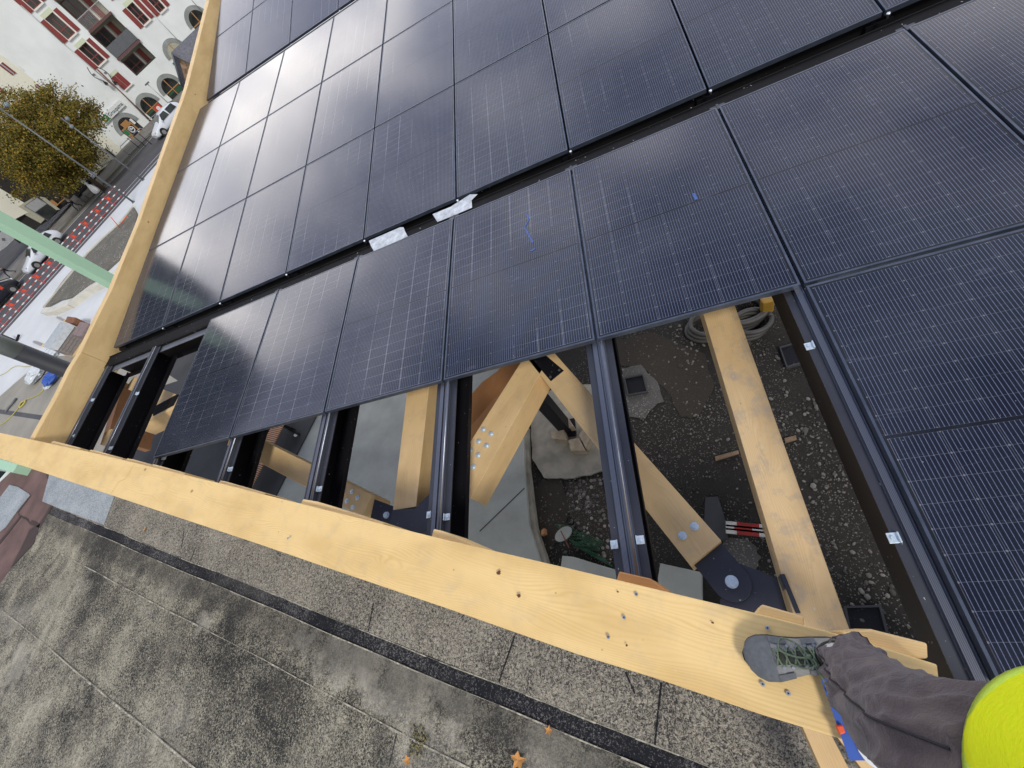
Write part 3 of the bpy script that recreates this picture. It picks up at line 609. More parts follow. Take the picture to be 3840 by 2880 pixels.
# gutters
def gutter(v0, v1, z0, label, far):
    r = thing('gutter_beam', label, 'steel gutter', (3, v0, z0-.3)); u0, u1 = -2.28, 10.5
    mb = MB().box(u0, v0+.01, z0-.062, u1, v0+.175, z0-.050); mb.box(u0, v0+.168, z0-.050, u1, v0+.175, z0-.040); mb.build('top_flange', 'steeld', r, xaxis=(1, 0, 0))
    mb = MB().box(u0, v0+.176, z0-.16, u1, v1+.05, z0-.15); mb.box(u0, v1+.05, z0-.16, u1, v1+.058, z0-.062); mb.build('trough', 'steeld', r, xaxis=(1, 0, 0))
    mb = MB().box(u0, v0+.08, z0-.34, u1, v0+.092, z0-.063); mb.box(u0, v0-.0, z0-.352, u1, v0+.18, z0-.341); mb.build('web', 'steel', r, xaxis=(1, 0, 0))
    mb = MB().box(u0, v0-.012, z0-.115, u1, v0+.006, z0-.05); mb.build('edge_strip', 'steeld', r, xaxis=(1, 0, 0))
    if not far: mb = MB().box(u0, v0-.095, z0-.092, .0, v0-.013, z0-.084); mb.build('lower_flange', M['dusty'], r, xaxis=(1, 0, 0))
    return r
gt = gutter(.0, gv, 0, 'wide dirty black steel gutter beam running between the panel rows', 0)
gutter(Bend[0]+.01, Bend[0]+hv, Bend[1]+.0, 'narrow upper black steel gutter beam between the far panel rows', 1)
for q in ([(1383, 903), (1500, 852), (1513, 852), (1519, 868), (1529, 886), (1402, 942), (1392, 925)], [(1622, 803), (1690, 775), (1762, 729), (1790, 728), (1768, 750), (1770, 778), (1705, 806), (1640, 832)]):
    MB().prism([at(x, y, -.036) for x, y in q], (0, 0, -.003)).build('white_patch', plain('white_membrane', (.52, .56, .60), .7, 0, .35, 14), gt)
# bolts where panel joints meet the gutter
for k in range(-1, 9):
    P = Vector((k*PIT+.012, gv-.035, -.055)); mb = MB().cyl(P, P+Vector((0, 0, .03)), .006, n=8); mb.cyl(P+Vector((0, 0, .02)), P+Vector((0, 0, .034)), .014, .010, n=10)
    o = mb.build('hook_bolt', 'zinc'); tag(o, 'silver hook bolt in the wide gutter at the %s panel joint from the left' % ORD[k+1], 'bolt', 'silver bolts in the gutter')
for k in range(1, 8):
    mb = MB().box(k*PIT-.05, .0, -.006, k*PIT+.05, .022, -.001); mb.box(k*PIT-.008, -.03, .0005, k*PIT+.008, .03, .004)
    o = mb.build('end_clamp', 'steelg'); tag(o, 'blue grey end clamp at the %s upper panel joint of the near row' % ORD[k-1], 'clamp', 'end clamps on the near row')

# ================================================================== TIMBER
def pbeam(name, l0, r0, l1, r1, z, dep, mat, label, cat='timber beam', z1=None, bevel=.003, group=None, ext0=0, ext1=0, end=None, parent=None):
    z1 = z if z1 is None else z1
    a, b, c, d = at(*l0, z), at(*r0, z), at(*l1, z1), at(*r1, z1)
    ax = ((c+d)/2-(a+b)/2).normalized()
    a, b = a-ax*ext0, b-ax*ext0; c, d = c+ax*ext1, d+ax*ext1
    mb = MB().prism([a, b, d, c], (0, 0, -dep))
    o = mb.build(name, mat, parent, origin=(a+b)/2, xaxis=tuple(ax), bevel=bevel)
    if parent is None: tag(o, label, cat, group)
    return o
# front edge beam (stood on): traced along both edges
up = [(-260, 1568, .24), (0, 1623, .24), (338, 1695, .24), (825, 1812, .245), (1134, 1890, .25), (1618, 2011, .27), (2043, 2110, .28), (2434, 2203, .29), (2834, 2299, .30), (3099, 2366, .305), (3300, 2425, .31), (3515, 2492, .32)]
lo = [(-260, 1640, .24), (0, 1719, .24), (400, 1851, .24), (975, 2042, .245), (1300, 2154, .25), (1700, 2290, .27), (2163, 2453, .28), (2468, 2547, .29), (2857, 2681, .30), (3142, 2768, .305), (3350, 2830, .31), (3560, 2890, .32)]
fb = thing('edge_beam', 'long pale spruce edge beam under the boot, dividing panels from felt roof', 'timber beam', tuple(at(1860, 2100, -.02)))
U = [at(x, y, z) for x, y, z in up]; Lw = [at(x, y, z) for x, y, z in lo]
FD = (U[8]-U[2]).normalized()
mb = MB(); n = len(U); dep = Vector((0, 0, -.24))
vs = U+Lw+[p+dep for p in U]+[p+dep for p in Lw]
fs = []
for i in range(n-1): fs += [(n+i, n+i+1, i+1, i), (2*n+i, 2*n+i+1, 3*n+i+1, 3*n+i), (i, i+1, 2*n+i+1, 2*n+i), (3*n+i, 3*n+i+1, n+i+1, n+i)]
fs += [(0, 2*n, 3*n, n), (n-1, 2*n-1, 4*n-1, 3*n-1)]
mb.add(vs, fs); o = mb.build('beam_body', 'plank', fb, origin=U[0], xaxis=tuple(FD), bevel=.004)
fnt = o
# scarf joint line
mb = MB()
zz = .2415
J = [at(x, y, .2435) for x, y in [(503, 1740), (483, 1775), (468, 1797), (445, 1806), (415, 1853)]]
for a, b in zip(J[:-1], J[1:]):
    n_ = (b-a).normalized().cross(Vector((0, 0, 1)))*.0014; mb.add([a-n_, a+n_, b+n_, b-n_], [(0, 1, 2, 3)])
mb.build('scarf_joint', plain('joint_line', (.42, .26, .11), .9), fb)
# screws
for x, y, z in [(2340, 2315, .297), (2281, 2388, .297), (2386, 2228, .297), (2878, 2355, .307), (2860, 2565, .307), (2956, 2600, .307), (1080, 2018, .27)]:
    c = at(x, y, z); c.z = z-.002
    mb = MB().cyl(c, c+Vector((0, 0, .004)), .0075, .007, 10); mb.cyl(c+Vector((0, 0, .0041)), c+Vector((0, 0, .0046)), .003, n=6, mi=1); mb.build('screw', ['zinc', 'tyre'], fb)
for x, y, z in [(1871, 2148, .288), (1946, 2233, .290), (2350, 2420, .297), (2317, 2219, .295), (2673, 2335, .302)]:
    c = at(x, y, z); rr = .011 if x < 2000 else .005; vs = [c+Vector((rr*random.uniform(.6, 1.3)*math.cos(t_*.7), rr*random.uniform(.5, 1)*math.sin(t_*.7), .0022)) for t_ in range(9)]
    MB().add(vs, [tuple(range(9))]).build('drill_hole', plain('hole_dark', (.12, .05, .025), .9), fb)
# left edge beam: curved in three lengths
lb = thing('edge_beam', 'curved glulam edge beam bounding the panel rows on the left', 'timber beam', (-2.4, 2, -.2))
UB = -2.42
tp = [(100, 1696), (133, 1634), (218, 1480), (270, 1374), (304, 1320), (359, 1205), (419, 1086), (472, 957), (525, 829), (578, 677), (631, 526), (686, 375), (704, 322), (724, 243), (784, 0), (814, -120), (836, -210)]
path = [onpl(x, y, (UB, 0, 0), (1, 0, 0)) for x, y in tp]
for s0, s1 in ((0, 4), (4, 11), (11, 16)):
    mb = MB(); seg = path[s0:s1+1]; n = len(seg); vs = []
    off = .003 if s0 else 0
    for uu, dz in ((UB, 0), (UB, -.46), (UB-.13, 0), (UB-.13, -.46)):
        for i_, p_ in enumerate(seg): vs.append((uu, p_.y+(off if i_ == 0 else 0), p_.z+dz))
    fs = []
    for i in range(n-1): fs += [(n+i, i, i+1, n+i+1), (2*n+i, 3*n+i, 3*n+i+1, 2*n+i+1), (i, 2*n+i, 2*n+i+1, i+1), (n+i, n+i+1, 3*n+i+1, 3*n+i)]
    fs += [(0, n, 3*n, 2*n), (n-1, 3*n-1, 4*n-1, 2*n-1)]
    mb.add(vs, fs); mb.build('beam_length', 'glulam', lb, origin=vs[0], xaxis=(0, 1, .05), bevel=.006)
# timbers below
pbeam('timber_beam', (2638, 1180), (2756, 1148), (2930, 2154), (3100, 2117), -.44, .26, 'timber', 'scuffed timber beam with pale boot prints leading to the person', ext0=.9, ext1=.55)
pbeam('timber_beam', (2021, 1400), (2082, 1328), (2590, 2123), (2705, 2028), -.44, .24, 'timberb', 'diagonal timber brace with two round bolts ending at the big hinge plate', ext0=.25)
pbeam('timber_beam', (1956, 1356), (2021, 1406), (1672, 1800), (1765, 1870), -.44, .24, 'timberb', 'diagonal timber brace with rows of bolts under the middle of the roof', ext0=.12)
pbeam('timber_beam', (1547, 1290), (1629, 1272), (1473, 1914), (1560, 1900), -.42, .24, 'timberb', 'straight timber standing in a grey steel shoe left of the bolted brace', ext0=.3)
pbeam('timber_beam', (971.6, 1643), (950, 1723), (1395, 1855), (1356, 1938), -.44, .24, 'timberb', 'timber brace over the bench with six bolts at its right end', ext0=.55)
pbeam('timber_beam', (531, 1590), (552, 1538), (655, 1532), (672, 1476), -.44, .26, 'timberb', 'short diagonal timber under the leftmost panel with a black strap plate', ext0=.15, ext1=.5)
pbeam('timber_beam', (594, 1453), (565, 1510), (662, 1480), (590, 1520), -.44, .22, 'timberb', 'pale timber end meeting the strapped diagonal below the leftmost panel', ext1=.1)
pbeam('timber_beam', (3014, 2735), (3118, 2760), (3060, 2880), (3200, 2880), -.44, .26, 'timberb', 'timber stub projecting over the felt roof below the leg', ext0=.05, ext1=.5)
pbeam('timber_beam', (3124, 2745), (3260, 2760), (3208, 2890), (3420, 2900), -.42, .26, 'timberb', 'pale timber stub under the blue sign beside the leg', ext1=.5)
# glulam face in the corner bay (vertical board on edge), shade in its brown
a, b = at(445, 1439, -.5), at(382, 1647, -.5)
o = MB().obox(a, b-a, (.0, 0, -.55), Vector((.13, 0, 0))).build('timber_beam', 'woodshade', None, origin=a, xaxis=tuple((b-a)), bevel=.003); tag(o, 'reddish brown timber beam deep inside the open corner bay', 'timber beam')
pbeam('wood_block', (503, 1412), (515, 1418), (470, 1456), (488, 1464), -.35, .08, 'timber', 'chipped wood offcut wedged beside the rail in the corner bay', 'wood block', bevel=.001)
pbeam('wood_block', (392, 1622), (417, 1608), (375, 1668), (398, 1668), -.35, .08, 'timberb', 'pale wood wedge at the lower end of the corner bay', 'wood block', bevel=.001)
# curved glulam arch below, its shade put into the colour, seen between rail and bolted brace
mb = MB(); cpx = [(2030, 1300), (1960, 1400), (1900, 1442), (1850, 1500), (1790, 1570), (1750, 1615), (1700, 1700), (1640, 1800)]
cc = [at(x, y, -1.7) for x, y in cpx]; n = len(cc)
wv_ = Vector((-.32, .12, .0)); vs = cc+[p+wv_ for p in cc]+[p+Vector((0, 0, -.5)) for p in cc]+[p+wv_+Vector((0, 0, -.5)) for p in cc]
fs = []
for i in range(n-1): fs += [(i, i+1, n+i+1, n+i), (2*n+i, 3*n+i, 3*n+i+1, 2*n+i+1), (i, 2*n+i, 2*n+i+1, i+1), (n+i, n+i+1, 3*n+i+1, 3*n+i)]
fs += [(0, n, 3*n, 2*n), (n-1, 3*n-1, 4*n-1, 2*n-1)]
mb.add(vs, fs); o = mb.build('curved_arch', 'woodshade', origin=cc[0], xaxis=tuple(cc[-1]-cc[0])); tag(o, 'dark brown curved glulam arch deep behind the bolted brace', 'timber arch')

# bolts on timbers
def bolt(x, y, z, r, label, group, big=False):
    c = at(x, y, z); c.z = z; mb = MB().cyl(c, c+Vector((0, 0, .004)), r, n=20)
    hr = r*.62 if not big else r*.92; mb.cyl(c+Vector((0, 0, .004)), c+Vector((0, 0, .004+r*.5)), hr, n=6, smooth=False)
    o = mb.build('hex_bolt', 'zincb', bevel=.001); tag(o, label, 'bolt', group)
for i, (x, y) in enumerate([(2604, 1974), (2559, 2009)]): bolt(x, y, -.439, .023, ['right of two round bolts near the end of the diagonal brace', 'left of two round bolts near the end of the diagonal brace'][i], 'bolts in the timbers')
o = 0
for x, y in [(1812, 1610), (1841, 1627), (1795, 1655), (1825, 1671), (1764, 1689), (1793, 1707), (1750, 1733), (1775, 1751), (1746, 1788)]: _n = ('left' if o % 2 == 0 else 'right', ORD[o//2]); bolt(x, y, -.439, .021, 'zinc bolt, %s from the apex in the %s row on the bolted brace' % (_n[1], _n[0]), 'small bolts on the bolted brace'); o += 1
for x, y, lb_ in [(1290, 1839, 'upper left'), (1320, 1844, 'upper right'), (1272, 1875, 'leftmost lower'), (1301, 1879, 'middle'), (1340, 1866, 'rightmost'), (1323, 1902, 'lowest')]: bolt(x, y, -.439, .021, '%s zinc bolt of the six at the end of the bench brace' % lb_, 'small bolts on the brace over the bench')
# hinge plates
def plate(px, z, th, label, mat='plate'):
    o = MB().prism([at(x, y, z) for x, y in px], (0, 0, -th)).build('steel_plate', mat, bevel=.002); tag(o, label, 'steel plate'); return o
cen = at(2760, 2190, -.50)
pts = [at(2602, 2118, -.50), at(2700, 2036, -.50), at(2712, 2040, -.5), at(2780, 2110, -.50)]
arc = [];
cR = at(2742, 2182, -.5); rad = (at(2820, 2190, -.5)-cR).length
a0 = math.atan2((at(2798, 2135, -.5)-cR).y, (at(2798, 2135, -.5)-cR).x); a1 = math.atan2((at(2676, 2225, -.5)-cR).y, (at(2676, 2225, -.5)-cR).x)
if a1 > a0: a1 -= 2*math.pi
for i in range(17): t_ = a0+(a1-a0)*i/16; arc.append(cR+Vector((rad*math.cos(t_), rad*math.sin(t_), 0)))
o = MB().prism([at(2602, 2118, -.50), at(2705, 2036, -.50)]+arc, (0, 0, -.012)).build('steel_plate', 'plate', bevel=.002); tag(o, 'round ended dark steel plate carrying the big hinge bolt', 'steel plate')
plate([(2775, 2112), (2840, 2138), (2915, 2168), (2960, 2330), (2700, 2360), (2700, 2250)], -.515, .012, 'wide dark steel plate under the round ended plate, spotted with white')
bolt(2744, 2182, -.499, .032, 'big hexagonal hinge bolt on the round ended steel plate', 'bolts in the timbers', True)
o = MB().obox(at(2925, 2153, -.43), at(2985, 2300, -.43)-at(2925, 2153, -.43), Vector((.02, 0, 0)), (0, 0, -.18)).build('steel_plate', 'plate', bevel=.002); tag(o, 'upright dark steel tab against the side of the scuffed timber', 'steel plate')
plate([(2000, 1352), (2035, 1322), (2114, 1389), (2065, 1429)], -.434, .006, 'black square plate with two silver screws at the apex of the braces', 'steel')
for q in [(2097, 1388), (2064, 1414)]:
    c = at(*q, -.433); o = MB().cyl(c, c+Vector((0, 0, .004)), .010, n=10).build('screw', 'zinc'); tag(o, ['right silver screw in the black apex plate', 'left silver screw in the black apex plate'][q[0] < 2080], 'screw')
plate([(573, 1527), (660, 1480), (672, 1478), (650, 1520), (573, 1560)], -.433, .006, 'black strap plate on the diagonal timber below the leftmost panel', 'steeld')
plate([(1404, 1872), (1480, 1900), (1470, 1990), (1385, 1960)], -.47, .012, 'dark steel plate joining the bench brace to the steel shoe')
bolt(1450, 1932, -.469, .026, 'single hexagonal bolt beside the grey steel shoe', 'bolts in the timbers', True)
o = MB().prism([at(x, y, -.405) for x, y in [(1470, 1912), (1556, 1906), (1612, 1850), (1600, 1990), (1550, 2010), (1455, 1996)]], (0, 0, -.28)).build('steel_shoe', 'plate', bevel=.003); tag(o, 'dark grey steel shoe holding the foot of the straight timber', 'steel shoe')

# wood blocks along the front beam
blk = [([(2321, 2142), (2438, 2169), (2515, 2224), (2500, 2260), (2300, 2215)], 'orange wood block against the edge beam below the beam over the pit'),
       ([(1625, 1983), (1658, 1990), (1823, 2062), (1800, 2090), (1610, 2040)], 'wood block against the edge beam right of the steel shoe'),
       ([(1136, 1871), (1189, 1880), (1262, 1903), (1440, 1962), (1420, 1985), (1120, 1900)], 'wood block against the edge beam right of the bench'),
       ([(825, 1801), (842, 1804), (960, 1838), (1000, 1852), (940, 1860), (810, 1825)], 'wood block against the edge beam left of the bench'),
       ([(573, 1740), (601, 1747), (694, 1773), (680, 1800), (560, 1770)], 'wood block against the edge beam below the corner of the leftmost panel'),
       ([(475, 1718), (503, 1723), (569, 1743), (560, 1770), (465, 1745)], 'wood block against the edge beam near the corner bay'),
       ([(338, 1686), (365, 1691), (460, 1718), (450, 1740), (325, 1710)], 'wood block against the edge beam below the rail of the corner bay'),
       ([(193, 1656), (202, 1653), (300, 1679), (290, 1700), (180, 1680)], 'thin wood block at the foot of the left edge beam'),
       ([(2857, 2266), (3017, 2312), (3014, 2350), (2990, 2380), (2820, 2310)], 'wood block with curved grain between hinge plate and boot'),
       ([(3153, 2369), (3267, 2359), (3478, 2412), (3481, 2470), (3300, 2470), (3180, 2410)], 'long wood block behind the boot with splintered end')]
for px, lab in blk:
    o = MB().prism([at(x, y, .21) for x, y in px], (0, 0, -.26)).build('wood_block', 'endgrain' if px[0][0] in (2321,) else 'glulam', xaxis=tuple(FD), bevel=.006); tag(o, lab, 'wood block', 'wood blocks against the edge beam')

# black steel column to the ground and its formwork
cb = at(2125, 1608, ZG+.08)
cl = thing('steel_column', 'black steel column standing on four pale boards in the pit', 'column', tuple(cb))
MB().box(cb.x-.13, cb.y-.13, ZG+.08, cb.x+.13, cb.y+.13, -.70).build('shaft', 'steel', cl)
MB().box(cb.x-.22, cb.y-.22, ZG+.08, cb.x+.22, cb.y+.22, ZG+.11).build('base_plate', 'steel', cl)
for i, px in enumerate([[(2062, 1622), (2110, 1600), (2125, 1650), (2070, 1645)], [(2130, 1650), (2170, 1640), (2195, 1690), (2140, 1690)], [(2170, 1630), (2190, 1600), (2215, 1640), (2195, 1680)], [(2085, 1580), (2125, 1560), (2150, 1600), (2100, 1610)]]):
    o = MB().prism([at(x, y, ZG+.34) for x, y in px], (0, 0, -.26)).build('formwork_block', plain('formwork', (.27, .22, .16), .8, 0, .3, 6), bevel=.01); tag(o, 'pale formwork block %s the black column foot' % ['left of', 'in front of', 'right of', 'behind'][i], 'wood block', 'formwork blocks around the column')

# pit objects
M['oldplank'] = plain('old_plank', (.17, .11, .07), .8, 0, .3, 8); M['dullred'] = plain('dull_red_rail', (.26, .02, .015), .5, 0, .3, 6); M['dullwhite'] = plain('dull_white_rail', (.42, .41, .39), .6, 0, .3, 9)
def box_px(px, z0, z1, name, mat, label, cat, **k):
    o = MB().prism([at(x, y, z1) for x, y in px], (0, 0, z0-z1)).build(name, mat, **k); tag(o, label, cat); return o
def cover(px, label):
    c = thing('inspection_cover', label, 'manhole cover', tuple(at(*px[0], ZG)))
    P = [at(x, y, ZG+.10) for x, y in px]; ce = sum(P, Vector())/4
    mb = MB()
    for a, b in zip(P, P[1:]+P[:1]):
        ai, bi = a+(ce-a)*.13, b+(ce-b)*.13; mb.prism([a, b, bi, ai], (0, 0, -.09))
    mb.build('cover_frame', 'concd', c); MB().prism([p+(ce-p)*.15+Vector((0, 0, -.04)) for p in P], (0, 0, -.03)).build('cover_lid', 'steel', c)
cover([(2338, 1415), (2412, 1400), (2430, 1470), (2353, 1483)], 'square black inspection cover in pale gravel left of the scuffed timber')
cover([(2922, 1300), (2990, 1280), (3030, 1355), (2950, 1378)], 'square black inspection cover right of the scuffed timber')
cover([(3165, 2272), (3305, 2268), (3340, 2400), (3190, 2410)], 'large black chamber at the lower end of the pit near the boot')
box_px([(2108, 2084), (2150, 2088), (2320, 2140), (2330, 2230), (2095, 2180)], ZG, ZG+.3, 'concrete_block', 'conc', 'weathered concrete slab with a dark joint below the green mesh', 'concrete slab', bevel=.01)
box_px([(2476, 2112), (2630, 2146), (2632, 2270), (2455, 2240)], ZG, ZG+.35, 'concrete_block', 'conc', 'grey concrete slab with a clean corner left of the hinge plate', 'concrete slab', bevel=.01)
box_px([(2645, 1865), (2692, 1862), (2725, 1965), (2730, 2020), (2700, 2025), (2640, 1960)], ZG, ZG+.12, 'bitumen_offcut', 'concd', 'dark tapering slab offcut lying behind the end of the diagonal brace', 'slab')
box_px([(2680, 1712), (2768, 1688), (2772, 1700), (2684, 1727)], ZG+.03, ZG+.08, 'wood_plank', 'oldplank', 'brown plank on the gravel left of the scuffed timber', 'plank')
box_px([(2942, 1643), (2984, 1632), (2988, 1647), (2946, 1660)], ZG+.03, ZG+.08, 'wood_plank', 'oldplank', 'short brown plank on the gravel right of the scuffed timber', 'plank')
# red and white barrier rails lying in the pit
rb = thing('barrier_rail_stack', 'red and white striped barrier rails lying in the pit beside the scuffed timber', 'barrier', tuple(at(2790, 2000, ZG)))
for i, y in enumerate((1977, 1990, 2003)):
    a, b = at(2722, y-4, ZG+.25), at(2885, y+12, ZG+.25); d = (b-a); sh = [(0, .26, 1), (.26, .78, 0), (.78, 1, 1)] if i % 2 == 0 else [(0, .2, 1), (.2, .62, 0), (.62, 1, 1)]
    mb = MB(); nn = Vector((-d.y, d.x, 0)).normalized()*.09
    for s0, s1, c_ in sh: mb.obox(a+d*s0, d*(s1-s0), nn, (0, 0, -.04), c_)
    mb.build('rail', ['dullred', 'dullwhite'], rb)
# green plastic mesh
ms = thing('plastic_mesh', 'crumpled green plastic mesh lying in the pit around a round lid', 'mesh', tuple(at(2200, 2050, ZG)))
mb = MB()
def meshpatch(pa, pb, pc, n1, n2):
    a, b, c = at(*pa, ZG+.12), at(*pb, ZG+.12), at(*pc, ZG+.12)
    for i in range(n1+1): p = a+(b-a)*i/n1; mb.tube([p+(c-a)*s/6+Vector((0, 0, .05*math.sin(i+s))) for s in range(7)], .009, 4)
    for j in range(n2+1): p = a+(c-a)*j/n2; mb.tube([p+(b-a)*s/6+Vector((0, 0, .05*math.sin(j+s))) for s in range(7)], .007, 4)
meshpatch((2080, 1968), (2190, 2060), (2135, 1970), 7, 5); meshpatch((2135, 2022), (2160, 2050), (2268, 2095), 3, 12); meshpatch((2180, 1995), (2160, 2030), (2262, 2030), 6, 9)
mb.build('mesh_strands', 'mesh', ms)
c = at(2112, 2002, ZG+.25); mb = MB(); d = Vector((1, .55, .0)).normalized(); s_ = Vector((-d.y, d.x, 0))
ring = [c+d*.20*math.cos(t_*.262)+s_*.12*math.sin(t_*.262) for t_ in range(24)]; mb.prism(ring, (0, 0, -.03)); o = mb.build('round_lid', 'conc'); tag(o, 'grey oval lid lying on the green mesh', 'lid')
a, b = at(2103, 1990, ZG+.3), at(2134, 2055, ZG+.2); o = MB().cyl(a, b, .012, n=6).build('rusty_rod', plain('rust', (.16, .06, .04), .9)); tag(o, 'thin rusty rod lying across the oval lid', 'rod')
box_px([(2028, 1990), (2040, 1980), (2042, 2000), (2030, 2008)], ZG, ZG+.2, 'brick', plain('brick', (.35, .18, .08), .9), 'orange brick at the broken edge of the concrete slab', 'brick')
# corrugated pipe coils
M['coil'] = plain('grey_pipe', (.05, .048, .045), .6, 0, .2, 4)
for i, (x, y, R_, r_) in enumerate([(2650, 1230, .42, .05), (2760, 1175, .55, .07), (2800, 1230, .36, .05)]):
    c = at(x, y, ZG+.1); mb = MB()
    for q in range(3): mb.tube([c+Vector((R_*math.cos(t_/16*math.pi)+.05*q, R_*.8*math.sin(t_/16*math.pi), q*.11)) for t_ in range(33)], r_, 8)
    o = mb.build('pipe_coil', M['coil']); tag(o, ['grey pipe coil left of the scuffed timber', 'large grey pipe coil behind the scuffed timber', 'small grey pipe coil right of the scuffed timber'][i], 'pipe coil', 'grey pipe coils in the pit')
o = box_px([(2848, 1118), (2905, 1108), (2906, 1128), (2860, 1138)], ZG+.3, ZG+.7, 'yellow_crate', 'yellow', 'yellow plastic crate in the pit by the black beam', 'crate', bevel=.03)
# loose stones
mb0 = MB(); stones = []
g = G('pebble', .85, 0, .2); g.col(g.ramp(g.n('ShaderNodeNewGeometry').outputs['Random Per Island'], [(0, (.03, .028, .025)), (1, (.17, .16, .15))])); M['pebble'] = g.m
zones = [((3040, 1560), 60, 50, 60, .055), ((3140, 1760), 60, 60, 50, .05), ((3060, 2000), 90, 90, 80, .045), ((3250, 2290), 50, 80, 50, .06), ((2190, 1890), 38, 75, 120, .05), ((2590, 1290), 35, 45, 50, .05), ((2720, 1640), 160, 170, 190, .035), ((2480, 1600), 120, 100, 150, .035), ((2850, 1300), 80, 70, 50, .05), ((2080, 1960), 60, 80, 40, .04), ((2900, 2150), 120, 80, 60, .04)]
mb = MB()
for (cx, cy), sx_, sy_, nn, rr in zones:
    for i in range(int(nn*1.7)):
        P = at(cx+random.gauss(0, sx_*1.25), cy+random.gauss(0, sy_*1.25), ZG+.02); s = rr*.6*random.uniform(.4, 1.4)*(1 if random.random() > .06 else 1.7); th = random.random()*6; el = random.uniform(.55, .9)
        rings = []
        for ph in (.35, 1.1, 1.9):
            rings.append([P+Vector((s*math.sin(ph)*math.cos(a_)*random.uniform(.8, 1.15)*math.cos(th)-s*el*math.sin(ph)*math.sin(a_)*math.sin(th), s*math.sin(ph)*math.cos(a_)*math.sin(th)+s*el*math.sin(ph)*math.sin(a_)*math.cos(th)*random.uniform(.8, 1.15), s*.5*(math.cos(ph)+.4))) for a_ in (0, 1.05, 2.1, 3.14, 4.2, 5.25)])
        mb.loft(rings, 0, True, False)
o = mb.build('loose_pebbles', 'pebble'); tag(o, 'loose grey pebbles strewn over the dark gravel of the pit', 'pebbles', kind='stuff')

# bench under the roof
bn = thing('slatted_bench', 'brown slatted bench with black tube frame under the roof', 'bench', tuple(at(1010, 1750, ZG+.36)))
b0, b1 = at(1068, 1590, ZG+.9), at(935, 1850, ZG+.9); bd = (b1-b0); bl = bd.length; bu = bd/bl; bw = Vector((-bu.y, bu.x, 0))
if bw.x > 0: bw = -bw
mb = MB(); n = 46
for i in range(n): mb.obox(b0+bu*(bl*1.25*i/n-.3), bu*(bl*1.25/n*.55), bw*.52, (0, 0, .035))
mb.build('seat_slats', 'slat', bn)
mb = MB()
for i in range(n): mb.obox(b0+bu*(bl*1.25*i/n-.3)+bw*.72+Vector((0, 0, .05)), bu*(bl*1.25/n*.55), bw*.45, (0, 0, .035))
mb.build('back_slats', 'slatl', bn)
mb = MB()
for k_ in (.56, .64): mb.tube([b0+bw*k_-bu*.4+Vector((0, 0, .03)), b1+bw*k_+bu*.5+Vector((0, 0, .03))], .03, 8)
for s_ in (0, .5, 1): mb.obox(b0+bd*s_+bw*.1+Vector((0, 0, -.5)), bu*.05, bw*.4, (0, 0, .5))
mb.build('bench_frame', 'steel', bn)
o = MB().obox(at(1078, 1600, ZG+.5), at(1115, 1620, ZG+.5)-at(1078, 1600, ZG+.5), Vector((.05, -.12, 0)), (0, 0, -.1)).build('black_tube', 'steel', bevel=.01); tag(o, 'short black tube beside the slatted bench', 'tube')
c = at(1108, 1630, ZG+.38); o = MB().prism([c+Vector((.09*math.cos(i), .07*math.sin(i), 0)) for i in (0, 1.1, 2.1, 3.3, 4.6, 5.4)], (0, 0, -.02)).build('paper_scrap', 'white'); tag(o, 'white paper scrap on the dark slab near the bench', 'paper')

# ================================================================== PERSON
BZ = .315
pr = thing('person', 'person in grey trousers, boot and yellow vest standing on the edge beam', 'person', (5.10, -3.39, BZ))
M['suede'] = plain('grey_suede', (.125, .135, .145), .85, 0, .2, 60, .3); M['suedel'] = plain('light_grey_suede', (.25, .25, .24), .85, 0, .15, 60, .3)
M['bootmesh'] = plain('olive_mesh', (.045, .05, .035), .9, 0, .4, 200, .5); M['lace'] = plain('green_lace', (.15, .20, .13), .8, 0, .3, 300, .4)
M['sole'] = plain('rubber_sole', (.03, .032, .036), .8); M['sock'] = plain('pale_sock', (.5, .5, .48), .9)
g = G('trouser_cloth', .95, 0, .15); wn = g.ob(); a = g.noise(wn, 9, 5, .6); b_ = g.noise(wn, 240, 3, .7)
cc_ = g.ramp(a, [(.3, (.076, .060, .064)), (.52, (.12, .094, .096)), (.75, (.185, .145, .128))]); g.col(g.mix(g.ma('MULTIPLY', b_, .35), cc_, (.02, .018, .02)))
g.b.inputs['Sheen Weight'].default_value = .3; g.bump(g.ma('ADD', b_, g.ma('MULTIPLY', g.noise(wn, 28, 5, .6, .8), 3.5)), .55, .003); M['cloth'] = g.m
g = G('hi_vis', .8, 0, .2); g.col(g.ramp(g.noise(g.ob(), 300, 2), [(.3, (.84, 1.0, .01)), (.7, (.95, 1.0, .03))])); g.bump(g.noise(g.mapv(g.ob(), 1, 1, 2.5), 90, 4, .7), .7, .003); M['vest'] = g.m
M['vestedge'] = plain('vest_binding', (.62, .85, .10), .85, 0, .1, 200, .3); M['skin'] = plain('skin', (.55, .33, .24), .5)
FD3 = Vector((-1, -.03, 0)).normalized(); FS = Vector((-FD3.y, FD3.x, 0))   # forward, left side
HEEL = Vector((5.165, -3.362, BZ))
def fp(x, y, z): return HEEL+FD3*x+FS*y+Vector((0, 0, z))
def interp(xs, ys, x): return float(np.interp(x, xs, ys))
xs = [0, .015, .05, .10, .14, .18, .22, .255, .28, .297, .305]
hw = [.022, .036, .045, .047, .048, .054, .062, .062, .052, .034, .010]
cy_ = [0, 0, 0, 0, .001, .003, .004, .003, .0, -.002, -.003]
ht = [.07, .105, .115, .112, .108, .092, .076, .066, .055, .044, .034]
